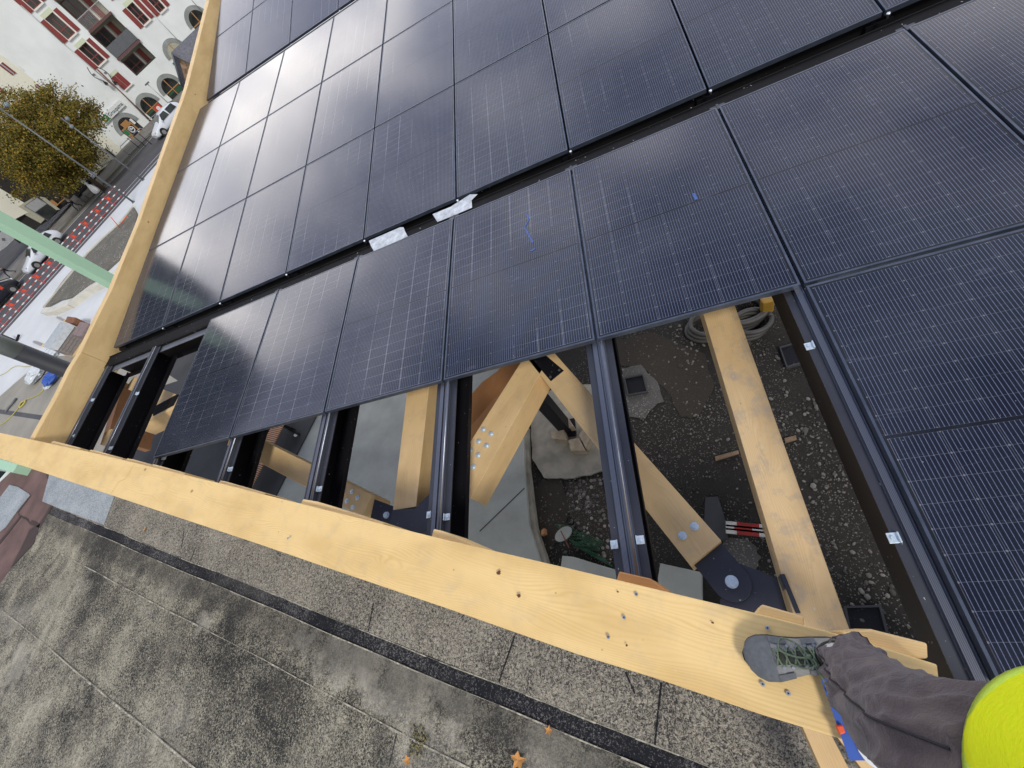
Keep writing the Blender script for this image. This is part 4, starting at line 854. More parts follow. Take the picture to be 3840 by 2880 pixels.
def shoe_rings(x0, x1, n, sc_=1.0, bot=.022, top=1.0):
    out = []
    for i in range(n):
        x = x0+(x1-x0)*i/(n-1); W = interp(xs, hw, x)*sc_; H = interp(xs, ht, x)*top; cy = interp(xs, cy_, x); r_ = []
        for k_ in range(28):
            t_ = 2*math.pi*k_/28; c_, s_ = math.cos(t_), math.sin(t_)
            yy = W*math.copysign(abs(c_)**.75, c_)*(1-.30*max(0, s_)**1.5 if x < .2 else 1-.12*max(0, s_)**1.5); z_ = bot+(H-bot)*(.5+.5*math.copysign(abs(s_)**.8, s_))
            r_.append(fp(x, yy+cy, z_))
        out.append(r_)
    return out
MB().loft(shoe_rings(.0, .305, 40, 1.0)).build('boot_upper', 'suedel', pr)
MB().loft([[fp(x, interp(xs, cy_, x)+interp(xs, hw, x)*1.07*math.cos(2*math.pi*k_/28), .012+.014*(1 if math.sin(2*math.pi*k_/28) > 0 else -1)*abs(math.sin(2*math.pi*k_/28))**.3) for k_ in range(28)] for x in np.linspace(-.004, .309, 40)]).build('boot_sole', 'sole', pr)
MB().loft(shoe_rings(.222, .3052, 18, 1.03, .02, 1.03)).build('toe_cap', 'suede', pr)
mb = MB()   # side overlays
for sg in (-1, 1):
    for xa, xb in ((.095, .135), (.175, .222)):
        n1, n2 = 8, 6; vs = []
        for i in range(n1):
            for j in range(n2):
                x = xa+(xb-xa)*i/(n1-1); t_ = (.08+.55*j/(n2-1)); W = interp(xs, hw, x); H = interp(xs, ht, x); c_, s_ = math.cos(t_*1.25), math.sin(t_*1.25)
                vs.append(fp(x, interp(xs, cy_, x)+sg*(W*abs(c_)**.75*(1-.2*s_**1.5)+.002), .024+(H-.022)*(.5+.5*s_**.8)+.0015))
        fs = [(i*n2+j, i*n2+j+1, (i+1)*n2+j+1, (i+1)*n2+j) for i in range(n1-1) for j in range(n2-1)]
        mb.add(vs, fs, 0, True)
mb.build('side_overlay', 'suede', pr)
MB().loft([[fp(x, interp(xs, cy_, x)+.0175*math.cos(2*math.pi*k_/16), interp(xs, ht, x)-.002+.010*math.sin(2*math.pi*k_/16)) for k_ in range(16)] for x in np.linspace(.085, .215, 14)]).build('tongue', 'bootmesh', pr)
# collar and sock
MB().loft([[fp(.055+R_*.95*math.cos(2*math.pi*k_/24)-.0, R_*.72*math.sin(2*math.pi*k_/24), z_) for k_ in range(24)] for R_, z_ in ((.052, .095), (.056, .115), (.055, .132), (.049, .136), (.045, .125))], cap=False).build('collar', 'bootmesh', pr)
MB().loft([[fp(.058+R_*math.cos(2*math.pi*k_/20), R_*.8*math.sin(2*math.pi*k_/20), z_) for k_ in range(20)] for R_, z_ in ((.046, .11), (.043, .135), (.040, .2))]).build('sock', 'sock', pr)
mb = MB(); mh = MB()
for i in range(5):
    x0 = .105+.024*i; H0 = interp(xs, ht, x0); x1 = x0+.018; H1 = interp(xs, ht, x1)
    for sg in (-1, 1):
        mb.tube([fp(x0, sg*.026, H0-.006), fp(x0+.006, sg*.014, H0+.007), fp((x0+x1)/2, 0, (H0+H1)/2+.013), fp(x1-.004, -sg*.014, H1+.008), fp(x1, -sg*.026, H1-.006)], .0026, 8)
        c = fp(x0, sg*.029, H0-.009); mh.cyl(c, c+Vector((0, 0, .009)), .0045, n=8)
def loop(pts): 
    P = [Vector(p) for p in pts]; out = []
    for i in range(len(P)-1):
        p0 = P[max(i-1, 0)]; p1 = P[i]; p2 = P[i+1]; p3 = P[min(i+2, len(P)-1)]
        for s in range(6):
            t_ = s/6; out.append(.5*((2*p1)+(p2-p0)*t_+(2*p0-5*p1+4*p2-p3)*t_**2+(-p0+3*p1-3*p2+p3)*t_**3))
    out.append(P[-1]); return out
kx = .128
mb.tube(loop([fp(kx, 0, .120), fp(.15, -.035, .118), fp(.185, -.05, .095), fp(.20, -.02, .10), fp(.16, .0, .115), fp(kx, .002, .122)]), .0028, 8)
mb.tube(loop([fp(kx, 0, .121), fp(.112, .05, .11), fp(.098, .10, .05), fp(.068, .122, .012), fp(.048, .11, .012), fp(.06, .07, .05), fp(kx-.01, .005, .122)]), .0028, 8)
mb.tube(loop([fp(kx, 0, .121), fp(.115, .02, .124), fp(.15, .03, .108), fp(.185, .015, .1)]), .0026, 8)
c = fp(kx, 0, .122); mb.loft([[c+Vector((.008*math.cos(a_)*math.sin(p_), .008*math.sin(a_)*math.sin(p_), .006*math.cos(p_))) for a_ in np.linspace(0, 5.5, 8)] for p_ in np.linspace(.2, 2.9, 6)])
mb.build('laces', 'lace', pr); mh.build('lace_hook', 'zinc', pr)
# trouser leg: lofted tube with folds
cen = [at(3196, 2478, .415), at(3203, 2500, .47), at(3255, 2572, .62), at(3338, 2662, .82), at(3505, 2785, 1.03), at(3640, 2872, 1.14), Vector((5.20, -3.49, 1.24))]
rads = [.070, .074, .085, .091, .098, .106, .116]
def trouser(cen, rads, nr, na, fold, flip=1, seed=0):
    cs = loop(cen); ts = np.linspace(0, len(cs)-1, nr); rings = []
    for i, t_ in enumerate(ts):
        k_ = min(int(t_), len(cs)-2); P = cs[k_].lerp(cs[k_+1], t_-k_); s_ = i/(nr-1); R_ = float(np.interp(s_, np.linspace(0, 1, len(rads)), rads)); r_ = []
        for a_ in range(na):
            th = 2*math.pi*a_/na; z_ = P.z-BZ
            from_ = (math.cos(th)*1.1, math.sin(th)*1.1)
            q1 = mnoise.noise(Vector((from_[0]*1.0+seed, from_[1]*1.0, z_*6+from_[1]*2.0))); q2 = mnoise.noise(Vector((from_[0]*1.3+seed+5, from_[1]*1.3, z_*13-from_[0]*2.2))); q3 = mnoise.noise(Vector((from_[0]*4+seed, from_[1]*4+3, z_*30)))
            w_ = 1.7*(.5-abs(q1)*2)+1.1*(.5-abs(q2)*2)+.35*q3
            am = fold*(1.4 if z_ < .26 else 1.0)*(.3 if i < 3 else 1)
            rr = R_+am*w_*.0076
            r_.append(P+FD3*(rr*1.04*math.cos(th))+FS*(rr*math.sin(th)))
        rings.append(r_)
    return rings
tr = trouser(cen, rads, 150, 96, 1.0)
o = MB().loft(tr).build('trouser_leg', 'cloth', pr)
# seams and pocket flap on the leg
mb = MB()
def onleg(i, a_, off=.003):
    P = tr[i][a_ % 96]; c = sum(tr[i], Vector())/96; return P+(P-c).normalized()*off
mb.tube([onleg(i, 40, .001) for i in range(2, 148, 2)], .0022, 6); mb.tube([onleg(i, 42, .001) for i in range(2, 148, 2)], .0012, 6)
mb.tube([onleg(i, 88, .001) for i in range(2, 148, 2)], .0022, 6)
mb.tube([onleg(3, a_, .001) for a_ in range(0, 97, 2)], .002, 6); mb.tube([onleg(22+int(5*math.sin(a_*.13)), a_, .001) for a_ in range(10, 60, 2)], .0022, 6)
mb.build('seam', plain('seam_thread', (.035, .03, .036), .95), pr)
fl = MB(); vs = []
for j, ii in enumerate(range(22, 62, 2)):
    for a_ in range(34, 44): vs.append(onleg(ii, a_+int(j*.35), .0045+.0015*math.sin(a_)))
fl.add(vs, [(r_*10+c_, r_*10+c_+1, (r_+1)*10+c_+1, (r_+1)*10+c_) for r_ in range(19) for c_ in range(9)], 0, True)
MB().tube([onleg(2+i_, 30+int(4*math.sin(i_*.3)), .001) for i_ in range(0, 22, 1)], .0016, 6).build('seam', M['bark'], pr)
fo = fl.build('pocket_flap', 'cloth', pr); so_ = fo.modifiers.new('s', 'SOLIDIFY'); so_.thickness = .004
# second leg, out of frame, on the stub behind
cen2 = [Vector((5.62, -3.78, .16)), Vector((5.60, -3.76, .4)), Vector((5.48, -3.70, .7)), Vector((5.33, -3.60, 1.0)), Vector((5.24, -3.53, 1.22))]
MB().loft(trouser(cen2, [.07, .072, .085, .10, .12], 70, 64, 1.0, seed=2)).build('trouser_leg', 'cloth', pr)
MB().loft([[Vector((5.66, -3.77, -.02+.105))+Vector((-x, y*w_, z_*h_)) for y, z_ in [(math.cos(a_), math.sin(a_)) for a_ in np.linspace(0, 2*math.pi, 17)[:-1]]] for x, w_, h_ in ((-.03, .02, .03), (0, .035, .05), (.08, .038, .055), (.17, .05, .035), (.23, .045, .03), (.26, .02, .02))]).build('boot_upper', 'suede', pr)
# torso with vest
def ering(c, rx, ry, n=64, wob=0): return [Vector(c)+FD3*(rx*math.cos(2*math.pi*k_/n))+FS*(ry*math.sin(2*math.pi*k_/n))+Vector((0, 0, wob*math.sin(10*math.pi*k_/n))) for k_ in range(n)]
TC = Vector((5.242, -3.532, 0)) 
MB().loft([ering(TC+Vector((0, 0, z_)), a_, b_) for z_, a_, b_ in ((1.16, .09, .13), (1.22, .115, .16), (1.32, .125, .165), (1.5, .12, .16))]).build('hips', 'cloth', pr)
vr = [ering(TC+Vector((0, 0, z_)), a_, b_) for z_, a_, b_ in ((1.255, .152, .192), (1.262, .156, .196), (1.30, .155, .195), (1.42, .145, .185), (1.56, .135, .19), (1.68, .12, .205), (1.76, .08, .17), (1.80, .055, .08))]
vr = [[p+Vector((0, 0, 1)).cross(FD3)*0+FD3*.016*mnoise.noise(p*11)+FS*.016*mnoise.noise(p*14+Vector((9, 0, 0)))+Vector((0, 0, .006*mnoise.noise(p*11))) for p in r_] for r_ in vr]
vo = MB().loft(vr).build('high_visibility_vest', 'vest', pr)
MB().loft([ering(TC+Vector((0, 0, z_)), a_, b_) for z_, a_, b_ in ((1.252, .150, .190), (1.250, .158, .198), (1.285, .1585, .1985), (1.287, .153, .193))], cap=False).build('vest_binding', 'vestedge', pr)
# head, arms: continuous lofts
hc = TC+Vector((.03, 0, 1.93)); rings = [ering(TC+Vector((.0, 0, 1.79)), .052, .056, 24), ering(TC+Vector((.01, 0, 1.84)), .05, .052, 24)]
for ph, s_ in [(z_, z_) for z_ in np.linspace(-1, 1, 13)]:
    rr = math.sqrt(max(.03, 1-ph*ph)); rings.append(ering(hc+FD3*(.012*(ph < 0))+Vector((0, 0, .118*ph)), .098*rr*(1+.04*(ph > 0)), .076*rr, 24))
MB().loft(rings).build('body', 'skin', pr)
MB().loft([ering(hc+Vector((.012, 0, .118*ph+.012)), .10*math.sqrt(max(.03, 1-ph*ph)), .081*math.sqrt(max(.03, 1-ph*ph)), 24) for ph in np.linspace(-.1, 1, 9)]).build('hair', plain('dark_hair', (.04, .028, .02), .8), pr)
for sg in (-1, 1):
    c = hc+FD3*.092+FS*sg*.03+Vector((0, 0, .005)); MB().cyl(c, c+FD3*.004, .010, .006, 10).build('eye', 'white', pr)
c = hc+FD3*.09; MB().loft([[c+FD3*d_+FS*w_*math.cos(a_)+Vector((0, 0, z_+.006*math.sin(a_))) for a_ in np.linspace(0, 5.5, 8)] for d_, w_, z_ in ((0, .008, .005), (.012, .009, -.015), (.024, .012, -.035), (.004, .014, -.045))]).build('nose', 'skin', pr)
c = hc+FD3*.083+Vector((0, 0, -.062)); MB().cyl(c-FS*.022, c+FS*.022, .006, n=8).build('mouth', plain('lips', (.42, .18, .15), .5), pr)
for sg in (-1, 1):
    sh = TC+FS*sg*.20+Vector((0, 0, 1.70)); el = sh+FS*sg*.06-FD3*.10+Vector((0, 0, -.26)); 
    MB().tube(loop([sh, el, el+FD3*.02-FS*sg*.02+Vector((0, 0, -.22))]), [.055-.0012*i for i in range(13)], 14).build('sleeve', 'cloth', pr)

# blue and white sign sheet beside the leg, orange tape
sgn = thing('sign_sheet', 'blue sign sheet with white disc lying beside the leg on the edge beam', 'sign', tuple(at(3180, 2700, .33)))
MB().prism([at(3078, 2545, .345), at(3300, 2540, .345), at(3420, 2852, .345), at(3186, 2852, .345)], (0, 0, -.004)).build('sheet', 'blue', sgn)
c = at(3300, 2800, .3495); rr = (at(3205, 2770, .3495)-c).length
MB().prism([c+Vector((rr*math.cos(i*.2618), rr*math.sin(i*.2618), 0)) for i in range(24)], (0, 0, -.002)).build('white_disc', 'white', sgn)
MB().prism([c+Vector((rr*.55*math.cos(i*.2618), rr*.55*math.sin(i*.2618), .003)) for i in range(24)], (0, 0, -.002)).build('blue_disc', 'blue', sgn)
o = MB().prism([at(x, y, .36) for x, y in [(3137, 2724), (3160, 2719), (3172, 2748), (3150, 2757)]], (0, 0, -.03)).build('orange_tag', 'orange', bevel=.003); tag(o, 'small bright orange tape tag at the edge of the beam below the knee', 'tag')

# ================================================================== BUILDINGS
K = 9/7.9
B0 = at(460, 560, ZG)
FX = Vector((math.cos(math.radians(42)), math.sin(math.radians(42)), 0)); FN = Vector((FX.y, -FX.x, 0))   # along the facade, out of the facade
def F(s, h, d=0): return B0+FX*(s*K)+Vector((0, 0, h*K))+FN*d
def Z_(x, y, s=960/2212, ox=0, oy=0): return (x*s+ox, y*s+oy)
def fq(mb, s0, h0, s1, h1, d, mi=0): mb.add([F(s0, h0, d), F(s1, h0, d), F(s1, h1, d), F(s0, h1, d)], [(0, 1, 2, 3)], mi)
def fbox(mb, s0, h0, s1, h1, d0, d1, mi=0): mb.obox(F(s0, h0, d0), F(s1, h0, d0)-F(s0, h0, d0), F(s0, h1, d0)-F(s0, h0, d0), FN*(d1-d0), mi)
bd = thing('apartment_building', 'white rendered apartment building with oxblood shutters, loggias and grey stone arches', 'building', tuple(F(8, 0)))
logs = [(6.85, 3.12, 9.62, 4.62), (6.78, 4.84, 9.66, 7.15), (6.9, 7.28, 9.66, 9.85), (6.9, 9.95, 9.66, 12.3)]
wins = [(5.0, 5.34, 5.95, 6.97), (5.02, 7.77, 5.97, 9.5), (5.0, 10.25, 5.95, 11.9), (11.08, 5.25, 11.9, 6.80), (13.12, 5.1, 13.9, 6.7), (11.08, 7.7, 11.9, 9.3), (13.12, 7.6, 13.9, 9.2)]
ops = logs+wins
S_ = sorted({-1.5, 22, *[o[0] for o in ops], *[o[2] for o in ops]}); H_ = sorted({-.6, 13, *[o[1] for o in ops], *[o[3] for o in ops]})
mb = MB()
for a, b in zip(S_[:-1], S_[1:]):
    for c, d in zip(H_[:-1], H_[1:]):
        ms_, mh_ = (a+b)/2, (c+d)/2
        if not any(o[0] < ms_ < o[2] and o[1] < mh_ < o[3] for o in ops): fq(mb, a, c, b, d, 0)
fbox(mb, -1.5, -.6, 22, 13, -8, -2.4)
for o in wins:
    dp = -.25
    mb.add([F(o[0], o[1], 0), F(o[0], o[1], dp), F(o[0], o[3], dp), F(o[0], o[3], 0)], [(0, 1, 2, 3)]); mb.add([F(o[2], o[1], 0), F(o[2], o[1], dp), F(o[2], o[3], dp), F(o[2], o[3], 0)], [(0, 1, 2, 3)])
    mb.add([F(o[0], o[3], 0), F(o[2], o[3], 0), F(o[2], o[3], dp), F(o[0], o[3], dp)], [(0, 1, 2, 3)]); mb.add([F(o[0], o[1], 0), F(o[2], o[1], 0), F(o[2], o[1], dp), F(o[0], o[1], dp)], [(0, 1, 2, 3)])
mb.build('wall', 'render', bd)
mb = MB(); fbox(mb, -2, 13, 22, 13.3, -8, .9); mb.build('roof', 'slate', bd)
def window(o, d, bars=True, sub=None):
    mb = MB(); t = .07
    fbox(mb, o[0], o[1], o[0]+t, o[3], d, d+.06); fbox(mb, o[2]-t, o[1], o[2], o[3], d, d+.06); fbox(mb, o[0]+t, o[3]-t, o[2]-t, o[3], d, d+.06); fbox(mb, o[0]+t, o[1], o[2]-t, o[1]+t, d, d+.06)
    ms_ = (o[0]+o[2])/2; fbox(mb, ms_-.04, o[1]+t, ms_+.04, o[3]-t, d, d+.05); mh_ = o[1]+(o[3]-o[1])*.36; fbox(mb, o[0]+t, mh_-.05, ms_-.04, mh_+.05, d, d+.045); fbox(mb, ms_+.04, mh_-.05, o[2]-t, mh_+.05, d, d+.045)
    wf = mb.build('window', 'wframe', bd); mb = MB(); fbox(mb, o[0]+t, o[1]+t, o[2]-t, o[3]-t, d-.02, d+.01); mb.build('pane', 'glass', wf)
for o in wins:
    window(o, -.25)
    for a, b in ((o[0]-.52, o[0]-.06), (o[2]+.14, o[2]+.55)):
        mb = MB(); fbox(mb, a, o[1]-.03, b, o[3]+.03, .02, .07)
        for q in range(2): fbox(mb, a+.03, o[1]+.05+q*(o[3]-o[1])*.5, b-.03, o[1]+(o[3]-o[1])*(.44+.5*q), .07, .08)
        mb.build('shutter', 'shutter', bd)
    mb = MB(); fbox(mb, o[0]-.06, o[1], o[0], o[3], .0, .05); fbox(mb, o[2], o[1], o[2]+.10, o[3], .0, .05); mb.build('jamb', 'jamb', bd)
    mb = MB(); fbox(mb, o[0]-.06, o[3], o[2]+.12, o[3]+.33, .003, .02); mb.build('lintel_band', 'lintel', bd)
    mb = MB(); fbox(mb, o[0]-.05, o[1]-.12, o[2]+.14, o[1], .0, .16); mb.build('sill', 'jamb', bd)
mb = MB(); fbox(mb, 4.93, 3.0, 5.38, 4.2, .02, .07); fbox(mb, 5.40, 3.0, 5.87, 4.2, .02, .07); mb.build('closed_shutter', 'shutter', bd)
mb = MB(); fbox(mb, 4.93, 4.2, 5.95, 4.48, .003, .02); mb.build('lintel_band', 'lintel', bd)
mb = MB(); fbox(mb, 4.88, 2.9, 6.0, 3.0, 0, .16); mb.build('sill', 'jamb', bd)
for i, o in enumerate(logs):
    d = -1.5; mb = MB()
    mb.add([F(o[0], o[1], 0), F(o[0], o[1], d), F(o[0], o[3], d), F(o[0], o[3], 0)], [(0, 1, 2, 3)]); mb.add([F(o[2], o[1], 0), F(o[2], o[1], d), F(o[2], o[3], d), F(o[2], o[3], 0)], [(0, 1, 2, 3)])
    mb.add([F(o[0], o[3], 0), F(o[2], o[3], 0), F(o[2], o[3], d), F(o[0], o[3], d)], [(0, 1, 2, 3)]); fq(mb, o[0], o[1], o[2], o[3], d)
    mb.build('loggia_wall', 'loggia', bd)
    window((o[0]+.15, o[1]+.05, o[0]+1.5, o[3]-.25), d+.02)
    mb = MB(); fbox(mb, o[0]+1.85, o[1]+.05, o[0]+2.35, o[3]-.3, d+.02, d+.08); mb.build('shutter', 'shutter', bd)
    mb = MB(); fbox(mb, o[0]+1.56, o[1]+.05, o[0]+1.70, o[3]-.25, d+.02, d+.08); mb.build('jamb', 'jamb', bd)
    if i: mb = MB(); fbox(mb, o[0]-.05, o[1]-.16, o[2]+.08, o[1]+.02, -.02, .28); mb.build('balcony_slab', 'slabb', bd)
    if i == 1:
        mb = MB(); fbox(mb, o[0]+.05, o[1]+.05, o[2], o[1]+1.02, .20, .24)
        for q in range(4): s0 = o[0]+.05+q*(o[2]-o[0]-.05)/3; fbox(mb, s0-.02, o[1]+.02, s0+.02, o[1]+1.06, .24, .28)
        mb.build('balustrade', 'grey', bd)
    if i == 2:
        mb = MB()
        for q in range(26): s0 = o[0]+.05+q*(o[2]-o[0])/26; fbox(mb, s0, o[1]+.05, s0+.02, o[1]+.95, .20, .22)
        fbox(mb, o[0], o[1]+.93, o[2], o[1]+.98, .19, .23); mb.build('balustrade', 'lgrey', bd)
def arch(cs, top, base, ri, ro, kind, dsk=.0):
    ch = top-ro; n = 20; mb = MB(); vs = []
    for i in range(n+1):
        a = math.pi*i/n
        vs += [F(cs+ri*math.cos(a), ch+ri*math.sin(a), .06), F(cs+ro*math.cos(a), ch+ro*math.sin(a), .06), F(cs+ro*math.cos(a), ch+ro*math.sin(a), .0), F(cs+ri*math.cos(a), ch+ri*math.sin(a), .0)]
    fs = []
    for i in range(n): o = 4*i; fs += [(o, o+1, o+5, o+4), (o+1, o+2, o+6, o+5), (o+3, o, o+4, o+7)]
    mb.add(vs, fs); ar = mb.build('stone_arch', 'stone', bd)
    P = [F(cs+ri*math.cos(math.pi*i/n), ch+ri*math.sin(math.pi*i/n), .025) for i in range(n+1)]+[F(cs-ri*.97, base, .025), F(cs+ri*.97, base, .025)]
    mb = MB().add(P, [tuple(range(len(P)))]); gl = mb.build('arch_glazing', 'glass' if kind != 'pale' else 'loggia', bd)
    mb = MB()
    if kind != 'door':
        fbox(mb, cs-.045, base+.02, cs+.045, top-(ro-ri)-.03, .03, .07); fbox(mb, cs-ri*.95, ch-.12, cs-.045, ch-.03, .03, .07); fbox(mb, cs+.045, ch-.12, cs+ri*.95, ch-.03, .03, .07); mb.build('joinery', 'oak', bd)
        if kind in ('red', 'green'):
            mb = MB(); fbox(mb, cs-ri*.88, base+.45, cs-.08, ch-.16, .03, .045); mb.build('planted_window', M['mesh'], bd)
            mb = MB(); fbox(mb, cs+.08, ch-.75, cs+ri*.9, ch-.16, .03, .045); mb.build('poster', 'red' if kind == 'red' else 'mesh', bd)
            if kind == 'red': MB().add([F(cs+ri*.48+.2*math.cos(i*.5236), ch-.45+.2*math.sin(i*.5236), .05) for i in range(12)], [tuple(range(12))]).build('poster_disc', 'white', bd)
    else:
        for a, b, c, d in ((cs-ri*.9, base, cs-.42, ch+.25), (cs+.36, base, cs+.50, ch+.35), (cs-.42, ch+.1, cs+.36, ch+.62)): fbox(mb, a, b, b and c or c, d, .03, .08)
        mb.build('joinery', 'oak', bd)
        mb = MB(); fbox(mb, cs-.40, base+.05, cs+.34, ch+.08, .085, .10); mb.build('door', 'cark', bd)
        mb = MB(); fbox(mb, cs-.34, ch-.28, cs+.02, ch+.04, .102, .108); mb.build('door_notice', 'lgrey', bd)
        mb = MB(); n2 = 24; cx, cz = cs-.03, base+.62
        vs = [F(cx+r_*math.cos(2*math.pi*i/n2), cz+r_*math.sin(2*math.pi*i/n2), .106) for r_ in (.30, .21) for i in range(n2)]
        mb.add(vs, [(i, (i+1) % n2, n2+(i+1) % n2, n2+i) for i in range(n2)]); fbox(mb, cx-.03, cz-.03, cx+.22, cz+.05, .105, .108); fbox(mb, cx-.05, cz-.0, cx+.03, cz+.13, .105, .1085); mb.build('door_emblem', 'white', bd)
        mb = MB(); fbox(mb, cs-.80, base+.45, cs-.48, base+.95, .085, .09); mb.build('green_notice', 'signgreen', bd)
        mb = MB(); fbox(mb, cs+.56, ch-.1, cs+.80, ch+.42, .085, .09); fbox(mb, cs+.2, base+.02, cs+.33, base+.2, .105, .11); mb.build('white_notice', 'white', bd)
M['signdk'] = plain('sign_dark_green', (.01, .07, .05), .5)
M['signgreen'] = plain('sign_green', (.01, .20, .08), .4)
arch(2.32, 2.16, 0, .92, 1.33, 'door'); arch(5.45, 2.08, 0, .9, 1.28, 'red'); arch(8.45, 2.02, -.05, .9, 1.28, 'green'); arch(11.55, 3.56, 1.5, .85, 1.22, 'pale'); arch(15.55, 4.15, 1.9, .9, 1.28, 'x')
# pipes on the facade
for zp, r_, mt, nm in [([(180, 45), (545, 375)], .05, 'lgrey', 'downpipe'), ([(545, 375), (1000, 760)], .05, 'lgrey', 'downpipe'), ([(840, 600), (1350, 1090)], .075, 'copper', 'downpipe'), ([(1000, 760), (1330, 1085)], .05, 'lgrey', 'downpipe'), ([(1310, 110), (1560, 372)], .035, 'lgrey', 'cable'), ([(1655, 0), (1750, 105)], .035, 'grey', 'cable')]:
    P = [onpl(*Z_(*q), F(0, 0, .1), FN) for q in zp]; MB().cyl(P[0], P[1], r_, n=8).build(nm, mt, bd)
def text(s, size, mat, name, parent, P, X, up, thick=.01, font_w=1.0):
    cu = bpy.data.curves.new(name, 'FONT'); cu.body = s; cu.size = size; cu.extrude = thick; cu.offset = size*.012
    t = bpy.data.objects.new(name+'_tmp', cu); col.objects.link(t)
    dg = bpy.context.evaluated_depsgraph_get(); me = bpy.data.meshes.new_from_object(t.evaluated_get(dg)); bpy.data.objects.remove(t)
    o = bpy.data.objects.new(name, me); col.objects.link(o); me.materials.clear(); me.materials.append(M[mat])
    X = Vector(X).normalized(); up = Vector(up).normalized(); Zn = X.cross(up); mw = Matrix((X*font_w, up, Zn)).transposed().to_4x4(); mw = Matrix.Translation(P) @ mw
    o.parent = parent; o.matrix_parent_inverse = inv(parent); o.matrix_basis = mw; WM[o.name] = mw; return o
sg = thing('shop_sign', 'white shop sign with green square logo over the first stone arch', 'sign', tuple(F(2.4, 2.2, .1)))
mb = MB(); fbox(mb, 1.03, 2.2, 3.78, 2.8, .05, .2); mb.build('sign_board', 'white', sg)
mb = MB(); fbox(mb, 1.10, 2.24, 1.78, 2.76, .2, .215); mb.build('sign_logo', 'signgreen', sg)
text('Groupama', .50, 'signdk' if 'signdk' in M else 'grey', 'lettering', sg, F(1.88, 2.34, .205), FX, (0, 0, 1), .008, .98)
mb = MB(); fbox(mb, 1.30, 2.38, 1.45, 2.5, .2155, .22); fbox(mb, 1.48, 2.44, 1.6, 2.62, .2155, .22); mb.build('logo_mark', 'lintel', sg)
o = MB(); fbox(o, 10.35, 1.5, 10.95, 2.05, .3, .36); fbox(o, 10.55, 1.35, 10.8, 1.5, .3, .36); o = o.build('hanging_sign', 'signgreen'); tag(o, 'small green hanging sign beside the raised arch', 'sign')
# cream wing
wd = Vector((math.cos(math.radians(-112)), math.sin(math.radians(-112)), 0)); wn_ = Vector((-wd.y, wd.x, 0)); wP = F(0.0, 0, .02)
def W(px, off=0): return onpl(px[0], px[1], wP+wn_*off, wn_)
cw = thing('cream_building', 'cream rendered building with narrow oxblood shutters partly behind the tree', 'building', tuple(W((400, 640))))
pl = [W(q) for q in [(0, 134), (106, 217), (76, 250), (206, 360), (340, 462), (470, 566), (474, 580), (400, 622), (290, 700), (60, 820), (-260, 1010), (-420, 500), (-260, 60), (-60, 85)]]
MB().add(pl+[p-wn_*2.5 for p in pl], [tuple(range(len(pl))), tuple(range(2*len(pl)-1, len(pl)-1, -1))]+[(i, i+len(pl), (i+1) % len(pl)+len(pl), (i+1) % len(pl)) for i in range(len(pl))]).build('wall', 'cream', cw)
for q in [[(95, 415), (65, 455), (180, 555), (240, 515)], [(22, 535), (-12, 562), (105, 650), (140, 628)], [(318, 722), (298, 742), (500, 898), (524, 885)], [(630, 968), (612, 985), (732, 1085), (760, 1072)], [(10, 75), (-40, 110), (10, 200), (66, 135)], [(-60, 700), (-90, 725), (30, 820), (50, 795)]]:
    P = [Z_(*p) for p in q]; L_ = lambda a, b, t: (a[0]+(b[0]-a[0])*t, a[1]+(b[1]-a[1])*t)
    def strip(t0, t1, off, name, mat, par):
        A = [W(L_(P[0], P[1], t0), off), W(L_(P[0], P[1], t1), off), W(L_(P[3], P[2], t1), off), W(L_(P[3], P[2], t0), off)]; return MB().add(A+[p-wn_*.03 for p in A], [(0, 1, 2, 3), (0, 4, 5, 1), (1, 5, 6, 2), (2, 6, 7, 3), (3, 7, 4, 0)]).build(name, mat, par)
    wf = strip(.0, 1, .03, 'window', 'jamb', cw); strip(.02, .36, .08, 'shutter', 'shutter', wf); strip(.68, .98, .08, 'shutter', 'shutter', wf); strip(.38, .66, .05, 'pane', 'lgrey', wf)
mb = MB()
A = [W(q, .1) for q in [(104, 215), (120, 224), (82, 262), (66, 250)]]; mb.add(A+[p+Vector((0, 0, -.12)) for p in A], [(0, 1, 2, 3), (0, 4, 5, 1), (1, 5, 6, 2)]); mb.build('ledge', 'jamb', cw)
z1 = lambda x, y: (x*.2351, 560+y*.2351)
z2 = lambda x, y: (x*.1808, 850+y*.1808)
z5 = lambda x, y: (380+x*.1537, 330+y*.1537)
cp = thing('carport', 'open carport with beige inner wall darkened as shade and pale pillar beside the street', 'shelter', tuple(W(z1(1600, 300))))
def wq(mb_, q, off, th): A = [W(z1(*p), off) for p in q]; n = len(A); mb_.add(A+[p-wn_*th for p in A], [tuple(range(n))]+[(i, n+i, n+(i+1) % n, (i+1) % n) for i in range(n)])
mb = MB(); wq(mb, [(1290, 40), (1400, -10), (1560, -60), (1680, 0), (1840, 140), (1600, 262), (1600, 250)], .25, .2); mb.build('inner_wall', 'loggia', cp)  # flat sheet; its dark beige stands in for shade inside the opening
mb = MB(); wq(mb, [(1330, 110), (1560, 250), (1595, 262), (1540, 290), (1300, 130)], .3, .04); wq(mb, [(1660, -10), (1690, -20), (1860, 120), (1835, 140)], .3, .04); mb.build('painted_shadow', 'dark', cp)  # dark strips painted as the shadow lines of the opening
mb = MB(); wq(mb, [(1258, 70), (1290, 58), (1625, 290), (1585, 322)], .8, .4); mb.build('pillar', 'cream', cp)
mb = MB(); wq(mb, [(1290, 100), (1580, 322), (1480, 345), (1240, 215)], .5, .2); mb.build('side_wall', 'loggia', cp)
